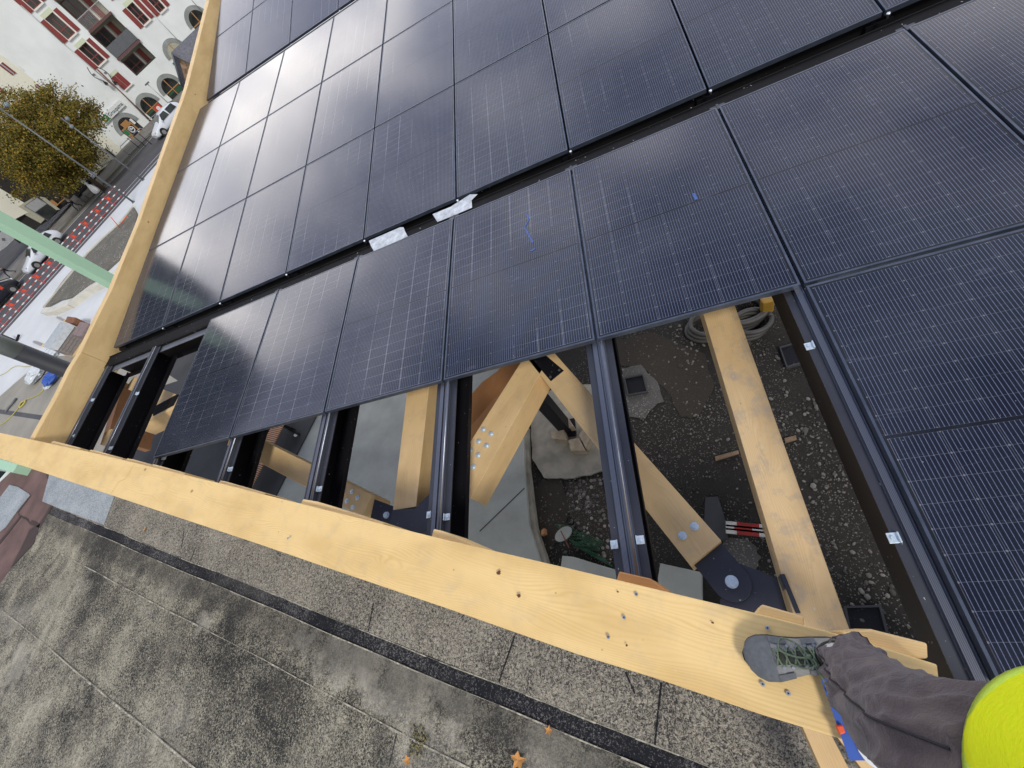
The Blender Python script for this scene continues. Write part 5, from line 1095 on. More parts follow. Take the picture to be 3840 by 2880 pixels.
# stone hut with slate roof
hn = (FN*.75-FX*.66).normalized(); hP = F(11, 0, 17)
def Hh(x, y): return onpl(*Z_(x, y), hP, hn)
ht_ = thing('stone_hut', 'rubble stone hut with blue grey slate roof in front of the arches', 'building', tuple(Hh(1590, 760)))
ap, lf, rg = Hh(1505, 452), Hh(1598, 770), Hh(1740, 575)
bl_ = Vector((lf.x, lf.y, ZG)); br_ = Vector((rg.x, rg.y, ZG)); ex = FX*7
poly = [ap, lf, bl_, br_, rg]
MB().add(poly+[p+ex for p in poly], [(0, 1, 2, 3, 4), (9, 8, 7, 6, 5), (1, 6, 7, 2), (3, 8, 9, 4), (0, 4, 9, 5), (0, 5, 6, 1)]).build('stone_wall', 'rubble', ht_)
up3 = Vector((0, 0, .06)); ov = hn*.35
def slab(a, b, name, mat, th): A = [a+ov+up3, b+ov+up3+(b-a)*.05, b+ov+up3+(b-a)*.05+ex, a+ov+up3+ex]; return MB().add(A+[p+Vector((0, 0, th)) for p in A], [(3, 2, 1, 0), (4, 5, 6, 7), (0, 1, 5, 4), (1, 2, 6, 5), (2, 3, 7, 6), (3, 0, 4, 7)]).build(name, mat, ht_)
slab(ap, rg, 'slate_roof', 'slate', .10); slab(ap, lf, 'slate_roof', 'slate', .08)
mb = MB()
for a, b in ((ap, rg), (ap, lf)): mb.cyl(a+ov*1.1+up3, b+ov*1.1+up3, .09, n=6)
mb.build('verge_board', 'grey', ht_)
# wall lanterns with scroll brackets
for i, (x, y) in enumerate([(822, 640), (905, 640)]):
    P = onpl(*Z_(x, y), F(0, 0, .55), FN); t = thing('wall_lantern', ['left black scroll bracket lantern on the brown pipe', 'right black scroll bracket lantern beside the brown pipe'][i], 'lantern', tuple(P), 'scroll lanterns on the facade')
    mb = MB(); sg_ = -1 if i == 0 else 1
    mb.tube([P+FX*(sg_*(.30*math.sin(q/20*math.pi)))*1.0+Vector((0, 0, .75-1.5*q/20)) for q in range(21)], .035, 6)
    mb.tube([P+FX*(sg_*(.14+.13*(1-q/26)*math.cos(q*.5)))+Vector((0, 0, .13*(1-q/26)*math.sin(q*.5))) for q in range(24)], .025, 6); mb.build('bracket', 'steel', t)
    c = P+FX*sg_*.0+Vector((0, 0, -.85)); mb = MB().cyl(c, c+Vector((0, 0, -.28)), .10, .20, 6, smooth=False); mb.cyl(c+Vector((0, 0, .02)), c+Vector((0, 0, .14)), .12, .02, 6); mb.build('lamp_hood', 'steel', t)
    MB().cyl(c+Vector((0, 0, -.28)), c+Vector((0, 0, -.42)), .16, .08, 6).build('lamp_glass', 'lgrey', t)

# ------------------------------------------------------------------ shop front under the tree
sP = st(0, RW+6.5, .09); sn = -SN
def SP(q, off=0): return onpl(q[0], q[1], sP+sn*off, sn)
sh = thing('shop_building', 'low shop with large dark window in a beige frame under the autumn tree', 'building', tuple(SP((200, 830))))
def sq(name, q, off, th, mat): A = [SP(p, off) for p in q]; n = len(A); return MB().add(A+[p-sn*th for p in A], [tuple(range(n)), tuple(range(2*n-1, n-1, -1))]+[(i, n+i, n+(i+1) % n, (i+1) % n) for i in range(n)]).build(name, mat, sh)
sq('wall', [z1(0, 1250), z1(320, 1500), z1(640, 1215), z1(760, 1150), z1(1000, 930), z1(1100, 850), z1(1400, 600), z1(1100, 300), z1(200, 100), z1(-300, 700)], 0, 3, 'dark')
sq('beige_frame', [z1(225, 950), z1(545, 760), z1(600, 745), z1(710, 1120), z1(650, 1180)], .12, .1, 'loggia')
wf = sq('window', [z1(385, 905), z1(590, 760), z1(930, 960), z1(760, 1140)], .2, .05, 'grey'); WM[wf.name] = WM[wf.name]
sq('pane', [z1(400, 905), z1(590, 775), z1(745, 870), z1(560, 1000)], .26, .02, 'lgrey'); sq('pane', [z1(570, 1005), z1(755, 875), z1(915, 962), z1(760, 1125)], .26, .02, 'glass')
sq('beige_frame', [z1(600, 745), z1(720, 770), z1(960, 960), z1(900, 970)], .3, .1, 'loggia')
sq('menu_window', [z1(790, 830), z1(830, 800), z1(940, 880), z1(900, 910)], .35, .1, 'oak')
sq('glazed_door', [z1(820, 640), z1(960, 560), z1(1060, 640), z1(920, 780)], .3, .1, 'glass')
sq('menu_window', [z1(930, 880), z1(1040, 790), z1(1050, 760), z1(940, 850)], .4, .1, 'oak')
ws = thing('white_screen', 'white panel screen with diamond shaped openings left of the green column', 'screen', tuple(at(40, 960, ZG)))
sP2 = st(-14, RW+5, .09); 
def S2(q, off=0): return onpl(q[0], q[1], sP2+sn*off, sn)
A = [S2(z2(*p)) for p in [(0, 130), (60, 70), (180, 30), (360, 190), (150, 400), (0, 510), (-200, 690), (-300, 300)]]; n = len(A)
MB().add(A+[p-sn*.08 for p in A], [tuple(range(n))]+[(i, n+i, n+(i+1) % n, (i+1) % n) for i in range(n)]).build('panel', 'lgrey', ws)
for c in ((200, 138), (72, 265)):
    A = [S2(z2(c[0]+dx, c[1]+dy), .03) for dx, dy in ((-45, -28), (20, -30), (45, 30), (-22, 30))]; MB().add(A, [(0, 1, 2, 3)]).build('diamond_opening', 'grey', ws)
# slatted wooden bench/pallet, stone planter blocks
def gbox(px, z0, z1_, name, mat, label, cat, group=None, **k):
    o = MB().prism([at(*p, ZG+z1_) for p in px], (0, 0, z0-z1_)).build(name, mat, **k); tag(o, label, cat, group); return o
bb = thing('street_bench', 'yellowish slatted street bench near the dark parked car', 'bench', tuple(at(*z1(1240, 520), ZG)))
P = at(*z1(1190, 540), ZG+.5)
for i in range(5): MB().obox(P+SN*(.14*i), SD*1.5, SN*.09, (0, 0, .04)).build('slat', M['glulam'], bb)
mb = MB(); mb.obox(P+SD*.1+Vector((0, 0, -.45)), SD*.08, SN*.6, (0, 0, .45)); mb.obox(P+SD*1.3+Vector((0, 0, -.45)), SD*.08, SN*.6, (0, 0, .45)); mb.build('leg', 'grey', bb)
gbox([z1(1310, 700), z1(1480, 560), z1(1570, 510), z1(1560, 540), z1(1370, 730), z1(1330, 735)], 0, .45, 'stone_kerb', 'footway', 'pale stone kerb block behind the white parasol', 'kerb block')
gbox([z1(1100, 800), z1(1180, 720), z1(1262, 800), z1(1190, 880)], 0, .6, 'stone_plinth', 'footway', 'square stone plinth behind the walking person in beige', 'plinth')

# ------------------------------------------------------------------ tree
def tree(base, label):
    r = thing('deciduous_tree', label, 'tree', tuple(base)); base = Vector(base)
    mb = MB(); tips = []
    mb.tube([base, base+Vector((.1, .05, 1.5)), base+Vector((.15, .1, 3.0)), base+Vector((.1, .2, 4.6))], [.26, .2, .17, .12], 10)
    R_ = random.Random(3)
    for i in range(26):
        a = R_.uniform(0, 6.28); z0 = R_.uniform(1.9, 4.8); l = R_.uniform(2.2, 4.4)*(1-.35*max(0, (z0-3.6)))
        p0 = base+Vector((.12, .1, z0)); d = (SD*math.cos(a)*1.25+SN*math.sin(a)*.95); d.z = R_.uniform(.15, .9); pts = [p0+d*l*t+Vector((0, 0, .3*t*t)) for t in (0, .35, .7, 1)]
        mb.tube(pts, [.08, .05, .03, .012], 6); tips += [pts[2], pts[3], pts[2].lerp(pts[3], .5), pts[1]]
    mb.build('trunk', 'bark', r)
    g_ = np.random.default_rng(5); cl_ = []
    cen_ = base+Vector((.2, .1, 5.3))+SD*.3
    for p in tips: cl_.append(p)
    for i in range(380):
        v = g_.normal(size=3); v /= np.linalg.norm(v); rr = g_.uniform(.5, 1.12); q = cen_+SD*(v[0]*rr*5.3)+SN*(v[1]*rr*4.4)+Vector((0, 0, v[2]*rr*3.6))
        if q.z > ZG+1.9: cl_.append(q)
    vs = []; fs = []
    C_ = np.array([tuple(p) for p in cl_])
    for c in C_:
        n_ = int(g_.integers(130, 210)); sz = g_.uniform(.5, .95)
        P = c+g_.normal(size=(n_, 3))*np.array([sz, sz, sz*.55])*.62
        u = g_.normal(size=(n_, 3)); u /= np.linalg.norm(u, axis=1)[:, None]; v_ = np.cross(u, g_.normal(size=(n_, 3))); v_ /= np.linalg.norm(v_, axis=1)[:, None]
        s = g_.uniform(.05, .115, n_)[:, None]
        q4 = np.stack([P-u*s, P+v_*s*.7, P+u*s, P-v_*s*.7], 1).reshape(-1, 3); o = len(vs); vs += q4.tolist(); fs += [(o+4*k, o+4*k+1, o+4*k+2, o+4*k+3) for k in range(n_)]
    me = bpy.data.meshes.new('crown'); me.from_pydata(vs, [], fs); me.materials.append(M['leaf']); o = bpy.data.objects.new('crown', me); col.objects.link(o)
    o.parent = r; o.matrix_parent_inverse = inv(r); o.matrix_basis = Matrix.Identity(4)
d = ray(150, 545); P = CAM+d*(66/math.hypot(d[0], d[1])); print('crown z', P)
tree((P[0], P[1], ZG), 'large autumn tree with olive and brown leaves beside the street')

# ------------------------------------------------------------------ vehicles
def car(name, label, origin, fwd, L, Wd, H, paint, kind='hatch', textstr=None, group='vehicles on the street'):
    fwd = Vector(fwd).normalized(); lf_ = Vector((-fwd.y, fwd.x, 0)); r = thing(name, label, 'van' if kind == 'van' else 'car', tuple(origin), group); O = Vector(origin)
    def c(x, y, z): return O+fwd*x+lf_*y+Vector((0, 0, z))
    # stations: x, sill, belt, roof, half width at belt, half width at roof
    if kind == 'van': S = [(-.5, .35, .95, 1.0, .44, .42), (-.48, .30, 1.0, 1.0, .48, .42), (-.44, .26, 1.05, 1.0, .5, .43), (-.30, .24, 1.06, 1.0, .5, .43), (0, .24, 1.06, 1.0, .5, .43), (.18, .24, 1.04, .97, .5, .42), (.32, .24, 1.0, .72, .5, .44), (.44, .26, .88, .56, .48, .44), (.49, .30, .7, .46, .44, .40), (.5, .36, .55, .40, .40, .36)]
    else: S = [(-.5, .38, .62, .48, .40, .36), (-.49, .30, .85, .62, .45, .38), (-.46, .25, .92, .80, .48, .37), (-.38, .22, .93, .95, .5, .38), (-.2, .22, .92, 1.0, .5, .385), (0, .22, .90, .99, .5, .385), (.10, .22, .89, .90, .5, .39), (.24, .22, .86, .64, .5, .43), (.36, .22, .80, .57, .49, .43), (.46, .25, .68, .48, .46, .40), (.495, .32, .5, .40, .40, .35), (.5, .36, .42, .34, .36, .30)]
    rings = []
    for x, sl_, bz, rz, hb, hr in S:
        zz = rz*H; bz_ = min(bz, zz-.02) if kind != 'van' else min(bz, zz-.02); hb_, hr_ = hb*Wd, hr*Wd
        half = [(0, sl_*.8), (hb_*.85, sl_*.85), (hb_*.98, sl_+.08), (hb_, (sl_+bz_)/2+.05), (hb_*.98, bz_), (hb_*.5+hr_*.5, (bz_+zz)/2), (hr_, zz-.05), (hr_*.85, zz), (0, zz+.015)]
        ring = [c(x*L, -y, z) for y, z in half]+[c(x*L, y, z) for y, z in half[-2:0:-1]]; rings.append(ring)
    o = MB().loft(rings).build('body', paint, r); ss = o.modifiers.new('s', 'SUBSURF'); ss.levels = 1; ss.render_levels = 1
    mb = MB(); belt = .93 if kind != 'van' else 1.07
    for sd_ in (-1, 1):
        wx = [(-.36, -.12), (-.10, .10)] if kind != 'van' else [(.06, .24)]
        for a, b in wx:
            e0 = .10 if b > .05 else 0
            hr0, hb0 = (.39*Wd+.045, .5*Wd+.012)
            mb.add([c(a*L, sd_*hb0, belt+.02), c((b+e0*.5)*L, sd_*hb0, belt), c((b-e0*.35)*L, sd_*hr0, H*.93), c((a+.02)*L, sd_*hr0, H*.93)], [(0, 1, 2, 3)])
    if kind == 'van': mb.add([c(.33*L, -.43*Wd, H*.74), c(.33*L, .43*Wd, H*.74), c(.20*L, .40*Wd, H*.97), c(.20*L, -.40*Wd, H*.97)], [(0, 1, 2, 3)])
    else:
        mb.add([c(.235*L, -.40*Wd, H*.665), c(.235*L, .40*Wd, H*.665), c(.075*L, .36*Wd, H*.965), c(.075*L, -.36*Wd, H*.965)], [(0, 1, 2, 3)])
        mb.add([c(-.475*L, -.36*Wd, H*.70), c(-.475*L, .36*Wd, H*.70), c(-.40*L, .34*Wd, H*.94), c(-.40*L, -.34*Wd, H*.94)], [(0, 1, 2, 3)])
    mb.build('windows', 'glass', r)
    for x in (-.30, .31):
        for sd_ in (-1, 1):
            p = c(x*L, sd_*(Wd/2-.17), .32); q = c(x*L, sd_*(Wd/2+.012), .32); wh = MB().cyl(p, q, .32, n=20).build('wheel', 'tyre', r)
            mb = MB().cyl(q, q+lf_*sd_*.012, .20, n=16)
            mb.build('rim', 'rim', wh)
            mb = MB().cyl(c(x*L, sd_*(Wd/2-.05), .34), c(x*L, sd_*(Wd/2+.004), .34), .37, n=20); mb.build('wheel_arch', 'dark', r)
    for sd_ in (-1, 1):
        MB().obox(c(-.497*L, sd_*.30*Wd-.09, .72), fwd*.10, lf_*.18, (0, 0, .18)).build('taillight', 'taillight', r)
        MB().obox(c(.43*L, sd_*.36*Wd-.11, .60), fwd*.16, lf_*.22, (0, 0, .13)).build('headlight', 'lgrey', r)
        MB().obox(c(.13*L, sd_*(Wd/2+.02)-.05, .95), fwd*.12, lf_*sd_*.16, (0, 0, .11)).build('wing_mirror', paint, r)
    MB().obox(c(.488*L, -.5*.45, .30), fwd*.06, lf_*.45, (0, 0, .11)).build('number_plate', 'white', r)
    if textstr:
        sd_ = -1; text(textstr, .50, 'white', 'lettering', r, c(-.42*L, sd_*(Wd/2+.03), .52), fwd, (0, 0, 1), .004, .95)
        MB().obox(c(.20*L, sd_*(Wd/2+.02), .85), fwd*.28, lf_*.01, (0, 0, .28)).build('red_decal', 'red', r)
    return r
f1, f2 = at(150, 1008, ZG), at(226, 918, ZG); d_ = (f1-f2).normalized(); WB = (f1-f2).length
car('parked_car', 'white hatchback driving behind the pale green column', (f1+f2)/2+SN*.85, d_, WB/.61, 1.75, 1.48, 'carw')
g1 = at(64, 1094, ZG); car('black_van', 'black van with white lettering on its side at the left photo edge', g1-SD*1.35+SN*.9, SD, 4.5, 1.8, 1.75, 'cark', 'van', 'evolution')
g2 = at(628, 505, ZG); car('parked_car', 'white car with silver blue sheen parked before the second stone arch', g2+SD*1.35+SN*.9, -SD, 4.4, 1.8, 1.55, 'carw')
g3 = at(352, 676, ZG); car('parked_car', 'white fronted car standing in the dark beside the carport', g3+SN*.9+SD*.2, (-FN).lerp(-SD, .25)*-1, 4.3, 1.75, 1.5, 'carw')

# ------------------------------------------------------------------ road barriers
bp = at(306, 913, ZG); tb_ = (bp-na).dot(SN); sb_ = (bp-na).dot(SD)
def make_barrier():
    r = thing('road_barrier', 'x', 'barrier', (0, 0, 0), 'red and white road barriers along the street'); SPC = 1.53
    mb = MB()
    for s_, h_ in ((0, 0),): mb.tube([(0, -.22, .02), (0, 0, .10), (0, 0, .95)], .025, 6); mb.tube([(0, .22, .02), (0, 0, .10)], .025, 6); mb.box(-.02, -.02, .9, .10, .02, .97)
    mb.build('post', 'red', r, origin=(0, 0, 0))
    for j, z in enumerate((.14, .50, .88)):
        mb = MB(); cuts = [(0, .35, 0), (.35, .52, 1), (.52, .80, 0), (.80, .95, 1), (.95, 1, 0)]
        for a, b, c_ in cuts: mb.box(a*SPC+.02, -.02, z, b*SPC+.02, .02, z+(.075 if c_ else .035), c_)
        mb.build('rail', ['red', 'white'], r, origin=(0, 0, 0))
    MB().box(.08, -.03, .58, .30, .0, .80).build('plate', M['redo'], r, origin=(0, 0, 0)); return r
M['redo'] = plain('orange_red_plate', (.75, .07, .02), .45)
pb = make_barrier(); ang = math.atan2(SD.y, SD.x)
for i in range(12):
    o = pb if i == 0 else copy_tree(pb); s_ = sb_+(3-i)*1.53+ (0)
    if i in (11,): pass
    P = st(s_, tb_+.02*math.sin(i*2), .02); o.location = P; o.rotation_euler = (0, 0, ang+math.radians(1.5*math.sin(i*3)))
    o['label'] = '%s road barrier counted from the white parasol towards the black van' % ORD[i]
# ------------------------------------------------------------------ street furniture
def vh2(x_, y_, tx, ty): return float(vh((x_, y_), tx, ty))
def vh(base, tx, ty):
    d = ray(tx, ty)[:2]; b_ = np.array(base[:2])-CAM[:2]; t = (b_@d)/(d@d); return CAM[2]+t*ray(tx, ty)[2]
M['globe'] = plain('smoked_globe', (.16, .20, .22), .2, 0, .2, 4)
def lamp(name, bpx, tpx, lamps, label):
    b_ = at(*bpx, ZG); top = vh(b_, *tpx); r = thing(name, label, 'street lamp', tuple(b_), 'slender street lamps by the plaza')
    MB().cyl(b_, (b_.x, b_.y, top), .085, .05, 10).build('pole', 'grey', r)
    MB().cyl(b_, b_+Vector((0, 0, .12)), .16, .13, 10).build('base', 'grey', r)
    for px in lamps:
        c = Vector((b_.x, b_.y, vh(b_, *px))); e_ = onpl(*px, c, (Vector((CAM[0]-c.x, CAM[1]-c.y, 0))).normalized()); mb = MB().cyl(c, e_, .025, n=6); mb.build('arm', 'grey', r)
        MB().loft([[e_+Vector((.17*math.sin(p)*math.cos(a_), .17*math.sin(p)*math.sin(a_), .14*math.cos(p))) for a_ in np.linspace(0, 5.5, 10)] for p in np.linspace(.15, 3, 8)]).build('globe', M['globe'], r)
lamp('street_lamp', (503, 760), (-10, 385), [(26, 393)], 'tall grey street lamp crossing in front of the autumn tree')
lamp('street_lamp', (540, 676), (236, 432), [(252, 445), (268, 474)], 'shorter grey street lamp with two globes behind the taller one')
b_ = at(618, 378, ZG); q0 = onpl(*Z_(1420, 860), F(0, 0, 3), FN); q1 = onpl(*Z_(1280, 722), F(0, 0, 3), FN)
sl_ = thing('street_lamp', 'thin grey lamp with flat head in front of the arches', 'street lamp', (q0.x, q0.y, ZG)); MB().cyl((q0.x, q0.y, ZG), (q0.x, q0.y, q1.z), .05, n=8).build('pole', 'lgrey', sl_)
MB().obox(Vector((q0.x, q0.y, q1.z))-FX*.3-FN*.15, FX*.6, FN*.3, (0, 0, .12)).build('lamp_head', 'grey', sl_)
# railings in front of the first arch
for i, (pa, pb_, hh) in enumerate([((650+60, 1659), (1225, 1180), 1.1), ((1400, 1010), (1700, 760), 1.1)]):
    a, b = at(*z5(*pa), ZG+.1), at(*z5(*pb_), ZG+.1); r = thing('street_railing', ['galvanised railing on the pavement below the first arch', 'galvanised railing on the pavement below the second arch'][i], 'railing', tuple(a), 'railings below the arches')
    mb = MB(); mb.tube([a, a+Vector((0, 0, hh-.15)), a+(b-a)*.05+Vector((0, 0, hh)), b-(b-a)*.05+Vector((0, 0, hh)), b+Vector((0, 0, hh-.15)), b], .03, 6); mb.build('top_rail', 'lgrey', r)
    mb = MB().cyl(a+(b-a)*0+Vector((0, 0, .2)), b+Vector((0, 0, .2)), .02, n=6); mb.build('bottom_rail', 'lgrey', r)
for i, (x, y) in enumerate([(930, 1462), (1078, 1417), (1226, 1372)]):
    a = at(*z5(x, y), ZG+.1); o = MB().cyl(a, a+Vector((0, 0, 1.25)), .035, n=8).build('bollard', 'steel'); tag(o, '%s thin black post from the left in front of the door with round emblem' % ORD[i], 'post', 'thin black posts before the first arch')
# folded parasol
pb0 = at(387, 733, ZG); pr2 = thing('closed_parasol', 'folded white parasol standing beyond the road barriers', 'parasol', tuple(pb0))
MB().cyl(pb0, pb0+Vector((0, 0, 2.4)), .03, n=8).build('pole', 'grey', pr2); MB().cyl(pb0, pb0+Vector((0, 0, .1)), .28, .26, 14).build('base', 'footway', pr2)
MB().loft([[pb0+Vector((r_*(1+.25*math.cos(5*a_))*math.cos(a_), r_*(1+.25*math.cos(5*a_))*math.sin(a_), z_)) for a_ in np.linspace(0, 2*math.pi, 31)[:-1]] for r_, z_ in ((.04, 2.38), (.10, 2.2), (.15, 1.9), (.12, 1.55), (.10, 1.4), (.24, 1.0), (.30, .7), (.26, .45), (.1, .4))]).build('canopy', 'white', pr2)
# pedestrians
def ped(px, face, top, label, stride=.3, jm='loggia', tm='cark'):
    O = at(*px, ZG+.09); f = Vector(face).normalized(); l = Vector((-f.y, f.x, 0)); r = thing('person', label, 'person', tuple(O))
    def P(x, y, z): return O+f*x+l*y+Vector((0, 0, z))
    def skin(name, nodes, edges, mat, lev=2):
        me = bpy.data.meshes.new(name); me.from_pydata([tuple(P(*n[:3])-O) for n in nodes], edges, []); o = bpy.data.objects.new(name, me); col.objects.link(o); me.materials.append(M[mat] if isinstance(mat, str) else mat)
        sk = o.modifiers.new('skin', 'SKIN'); sk.use_smooth_shade = True
        for i, n in enumerate(nodes): me.skin_vertices[0].data[i].radius = (n[3], n[4] if len(n) > 4 else n[3])
        me.skin_vertices[0].data[0].use_root = True
        o.modifiers.new('sub', 'SUBSURF').render_levels = lev; o.parent = r; o.matrix_parent_inverse = inv(r); o.matrix_basis = Matrix.Translation(O); return o
    s = stride
    legs = [(0, 0, .92, .13), (.02, .09, .86, .085), (.10+s*.5, .09, .50, .06), (s, .09, .10, .045), (s+.14, .09, .04, .04), (-.02, -.09, .86, .085), (.06-s*.4, -.09, .48, .06), (-s, -.09, .12, .045), (-s+.13, -.09, .04, .04)]
    torso = [(0, 0, 1.15, .13), (0, 0, 1.38, .15), (.01, 0, 1.50, .06), (.02, 0, 1.62, .085), (.02, 0, 1.70, .08), (-.01, .19, 1.40, .055), (-.10, .24, 1.15, .045), (.02, .25, .93, .036), (-.01, -.19, 1.40, .055), (.08, -.24, 1.15, .045), (.22, -.22, .97, .036)]
    off = len(legs); E_ = [(0, 1), (1, 2), (2, 3), (3, 4), (0, 5), (5, 6), (6, 7), (7, 8), (0, off), (off, off+1), (off+1, off+2), (off+2, off+3), (off+3, off+4), (off+1, off+5), (off+5, off+6), (off+6, off+7), (off+1, off+8), (off+8, off+9), (off+9, off+10)]
    skin('body', legs+torso, E_, 'skin')
    skin('trousers', [(n[0], n[1], n[2], n[3]*1.12) for n in legs], [(0, 1), (1, 2), (2, 3), (3, 4), (0, 5), (5, 6), (6, 7), (7, 8)], tm)
    jk = [(0, 0, .98, .15)]+[(n[0], n[1], n[2], n[3]*1.15) for n in (torso[0], torso[1], torso[5], torso[6], torso[7], torso[8], torso[9], torso[10])]
    jk[5] = (jk[5][0], jk[5][1], jk[5][2]+.04, .045)
    skin('jacket', jk, [(0, 1), (1, 2), (2, 3), (3, 4), (4, 5), (2, 6), (6, 7), (7, 8)], jm)
    c = P(.02, 0, 1.70); MB().loft([[c+Vector((.098*math.sin(p)*math.cos(a_), .098*math.sin(p)*math.sin(a_), .11*math.cos(p)+.01)) for a_ in np.linspace(0, 5.5, 10)] for p in np.linspace(.1, 1.8, 6)]).build('hair', 'bark', r)
ped((302, 780), SD*-1+SN*.2, 0, 'pedestrian in beige jacket and dark trousers walking beyond the barriers', .32, 'tan')
ped((52, 1030), SD*-1, 0, 'pedestrian with grey top and black trousers between the car and the black van', .4, 'grey')

# ------------------------------------------------------------------ green column, round column, site goods
d = ray(398, 1046); P = CAM+d*11.0; gx_, gy_ = P[0], P[1]
GT = max(4.2, vh2(gx_, gy_, -60, 770))
gc = thing('green_column', 'pale green square steel column rising behind the left edge beam', 'column', (gx_, gy_, ZG))
ca = math.atan2(CAM[1]-gy_, CAM[0]-gx_)+math.radians(30); X = Vector((math.cos(ca), math.sin(ca), 0)); Y = Vector((-X.y, X.x, 0))
MB().obox(Vector((gx_, gy_, ZG))-X*.14-Y*.14, X*.28, Y*.28, (0, 0, GT-ZG)).build('shaft', 'green', gc, bevel=.01)
MB().obox(Vector((gx_, gy_, ZG))-X*.24-Y*.24, X*.48, Y*.48, (0, 0, .03)).build('base_plate', 'green', gc)
d = ray(200, 1368); P = CAM+d*11.5; px_, py_ = P[0], P[1]
rc = thing('round_column', 'thick round column, pale grey above and black below, beyond the edge beam', 'column', (px_, py_, ZG))
zt = vh((px_, py_), 68, 1318)
MB().cyl((px_, py_, ZG), (px_, py_, zt), .215, n=32).build('lower_section', plain('column_black', (.022, .024, .030), .6), rc); MB().cyl((px_, py_, zt+.001), (px_, py_, .6), .2155, n=32).build('upper_section', plain('column_grey', (.23, .245, .23), .5, 0, .08, 2), rc)
o = MB().prism([at(x, y, -.9) for x, y in [(-400, 1610), (66, 1741), (46, 1772), (-400, 1660)]], (0, 0, -.3)).build('green_beam', 'green', bevel=.005); tag(o, 'end of a pale green steel beam below the edge beam at the left border', 'steel beam')
o = MB().prism([at(x, y, -1.25) for x, y in [(-200, 1740), (38, 1770), (2, 1812), (-200, 1870)]], (0, 0, -.1)).build('black_board', 'cark', bevel=.01); tag(o, 'black glossy board with pale rim below the green beam end', 'board')
o = MB().prism([at(x, y, -1.24) for x, y in [(26, 1766), (38, 1770), (2, 1813), (-60, 1880), (-66, 1870)]], (0, 0, -.06)).build('rim_strip', 'white'); tag(o, 'narrow white strip along the black board at the left border', 'strip')
def stack(q, h, label, mats, wrap, grp='pallets of paving stone on the plaza'):
    r = thing('stone_pallet', label, 'pallet', tuple(at(*q[0], ZG)), grp); T = [at(*p, ZG+h) for p in q]
    nl = 6
    ce = sum(T, Vector())/len(T)
    for i in range(nl):
        z_ = ZG+.14+(h-.14)*i/nl; MB().prism([Vector((p.x, p.y, z_+(h-.14)/nl-.012)) + (Vector((ce.x, ce.y, 0))-Vector((p.x, p.y, 0)))*.02*random.random() for p in T], (0, 0, -(h-.14)/nl+.012)).build('stone_layer', mats, r)
    MB().prism([Vector((p.x, p.y, ZG+.13)) for p in T], (0, 0, -.10)).build('wood_pallet', 'glulam', r)
    if wrap: MB().prism([Vector((p.x, p.y, ZG+h+.02))+(p-ce)*.03 for p in T], (0, 0, -h*.30)).build('shrink_wrap', 'poly', r)
stack([(226, 1209), (256, 1213), (192, 1302), (163, 1300)], 1.15, 'large wrapped pallet of grey stone blocks beside the edge beam', 'block', True)
stack([(300, 1206), (334, 1212), (300, 1262), (268, 1255)], .9, 'unwrapped pallet of reddish grey stone blocks right of the wrapped pallet', plain('reddish_blocks', (.22, .16, .15), .8, 0, .25, 5), False)
stack([(252, 1186), (284, 1190), (272, 1212), (242, 1206)], .8, 'small pallet with dark and orange strips behind the wrapped one', plain('striped_goods', (.22, .09, .04), .8, 0, .6, 14), False)
stack([(215, 1186), (240, 1200), (236, 1206), (211, 1193)], .12, 'short stack of grey battens left of the small pallet', 'lgrey', False)
stack([(126, 1276), (160, 1290), (152, 1298), (122, 1284)], .15, 'short stack of grey battens left of the wrapped pallet', 'lgrey', False)
def crumple(name, px, z, r_, mat, label, cat, squash=.5, seed=0):
    R_ = np.random.default_rng(seed); c = at(*px, ZG+z); rings = []
    for p in np.linspace(.12, 3.0, 12): rings.append([c+Vector((r_*math.sin(p)*math.cos(a_)*R_.uniform(.75, 1.2), r_*math.sin(p)*math.sin(a_)*R_.uniform(.75, 1.2), r_*squash*(math.cos(p)+.9)*R_.uniform(.85, 1.1))) for a_ in np.linspace(0, 2*math.pi, 19)[:-1]])
    o = MB().loft(rings, smooth=False).build(name, mat); tag(o, label, cat)
crumple('plastic_bundle', (215, 1322), 0, .9, 'poly', 'crumpled white plastic bundle below the wrapped pallet', 'plastic bundle', .25, 1)
crumple('plastic_bundle', (152, 1408), 0, .75, 'poly', 'white plastic bag of goods under the round black column', 'plastic bundle', .4, 2)
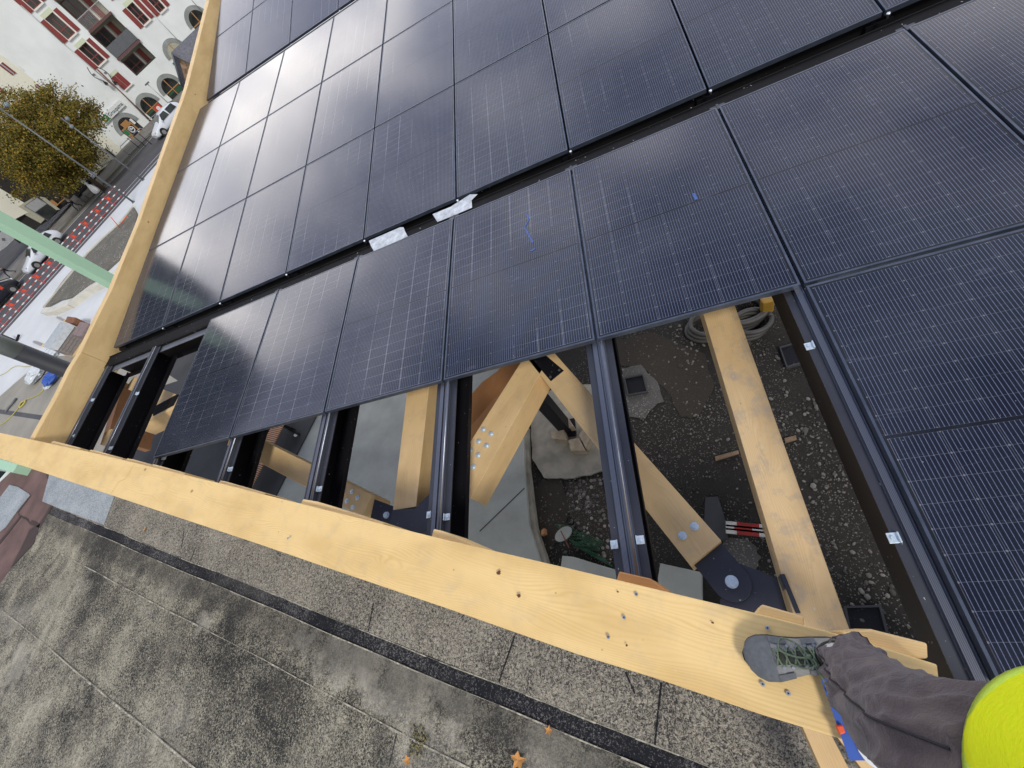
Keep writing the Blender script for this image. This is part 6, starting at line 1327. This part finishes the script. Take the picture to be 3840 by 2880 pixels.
crumple('hose_bundle', (204, 1425), .1, .5, 'blue', 'blue and black hose bundle with white wrap beside the edge beam', 'hose bundle', .5, 3)
crumple('plastic_bundle', (190, 1448), 0, .3, 'poly', 'small white plastic knot below the blue hose bundle', 'plastic bundle', .5, 4)
z4 = lambda x, y: (x*.1808, 1300+y*.1808)
M['cable'] = plain('yellow_cable', (.50, .44, .10), .5)
mb = MB(); mb.tube(loop([at(*z4(*q), ZG+.05) for q in [(960, 790), (850, 950), (700, 1040), (520, 1110), (450, 1170), (395, 1250), (310, 1360), (180, 1500), (60, 1590), (-60, 1620)]]), .025, 6)
mb.tube(loop([at(*z4(*q), ZG+.09) for q in [(520, 1110), (510, 1160), (440, 1240), (395, 1250), (440, 1160), (510, 1120)]]), .04, 6)
o = mb.build('yellow_cable', 'cable'); tag(o, 'yellow extension cable with a knotted coil on the washed concrete', 'cable')
mb = MB(); mb.tube(loop([at(*z4(*q), ZG+.06) for q in [(640, 400), (500, 415), (370, 395), (250, 440), (120, 540), (-40, 620)]]), .02, 6); o = mb.build('yellow_cable', 'cable'); tag(o, 'second length of yellow cable on the pale paving left of the round column', 'cable')
c = at(*z4(290, 1130), ZG+.05); mb = MB(); mb.tube(loop([c, c+Vector((.25, .1, .05)), c+Vector((.2, -.2, .05)), c+Vector((-.1, -.5, .03)), c+Vector((-.2, -.75, 0))]), .06, 6); o = mb.build('dark_hose', 'grey'); tag(o, 'short dark hose piece lying beside the yellow cable', 'hose')
a, b = at(10, 1256, ZG+.6), at(62, 1278, ZG+.1); mb = MB().cyl(a, b, .06, n=8); mb.cyl(b, b+Vector((.1, .5, .1)), .08, n=8); o = mb.build('black_stand', 'steel'); tag(o, 'black metal foot lying on the plaza above the round column', 'stand')
a = at(450, 855, ZG+.2); mb = MB().cyl(a, a+Vector((.3, .2, .9)), .03, n=6); mb.cyl(a+Vector((.1, .3, .1)), a+Vector((.9, .7, .25)), .03, n=6); o = mb.build('red_stake', 'orange'); tag(o, 'thin red marking stake in the gravel planter', 'stake')
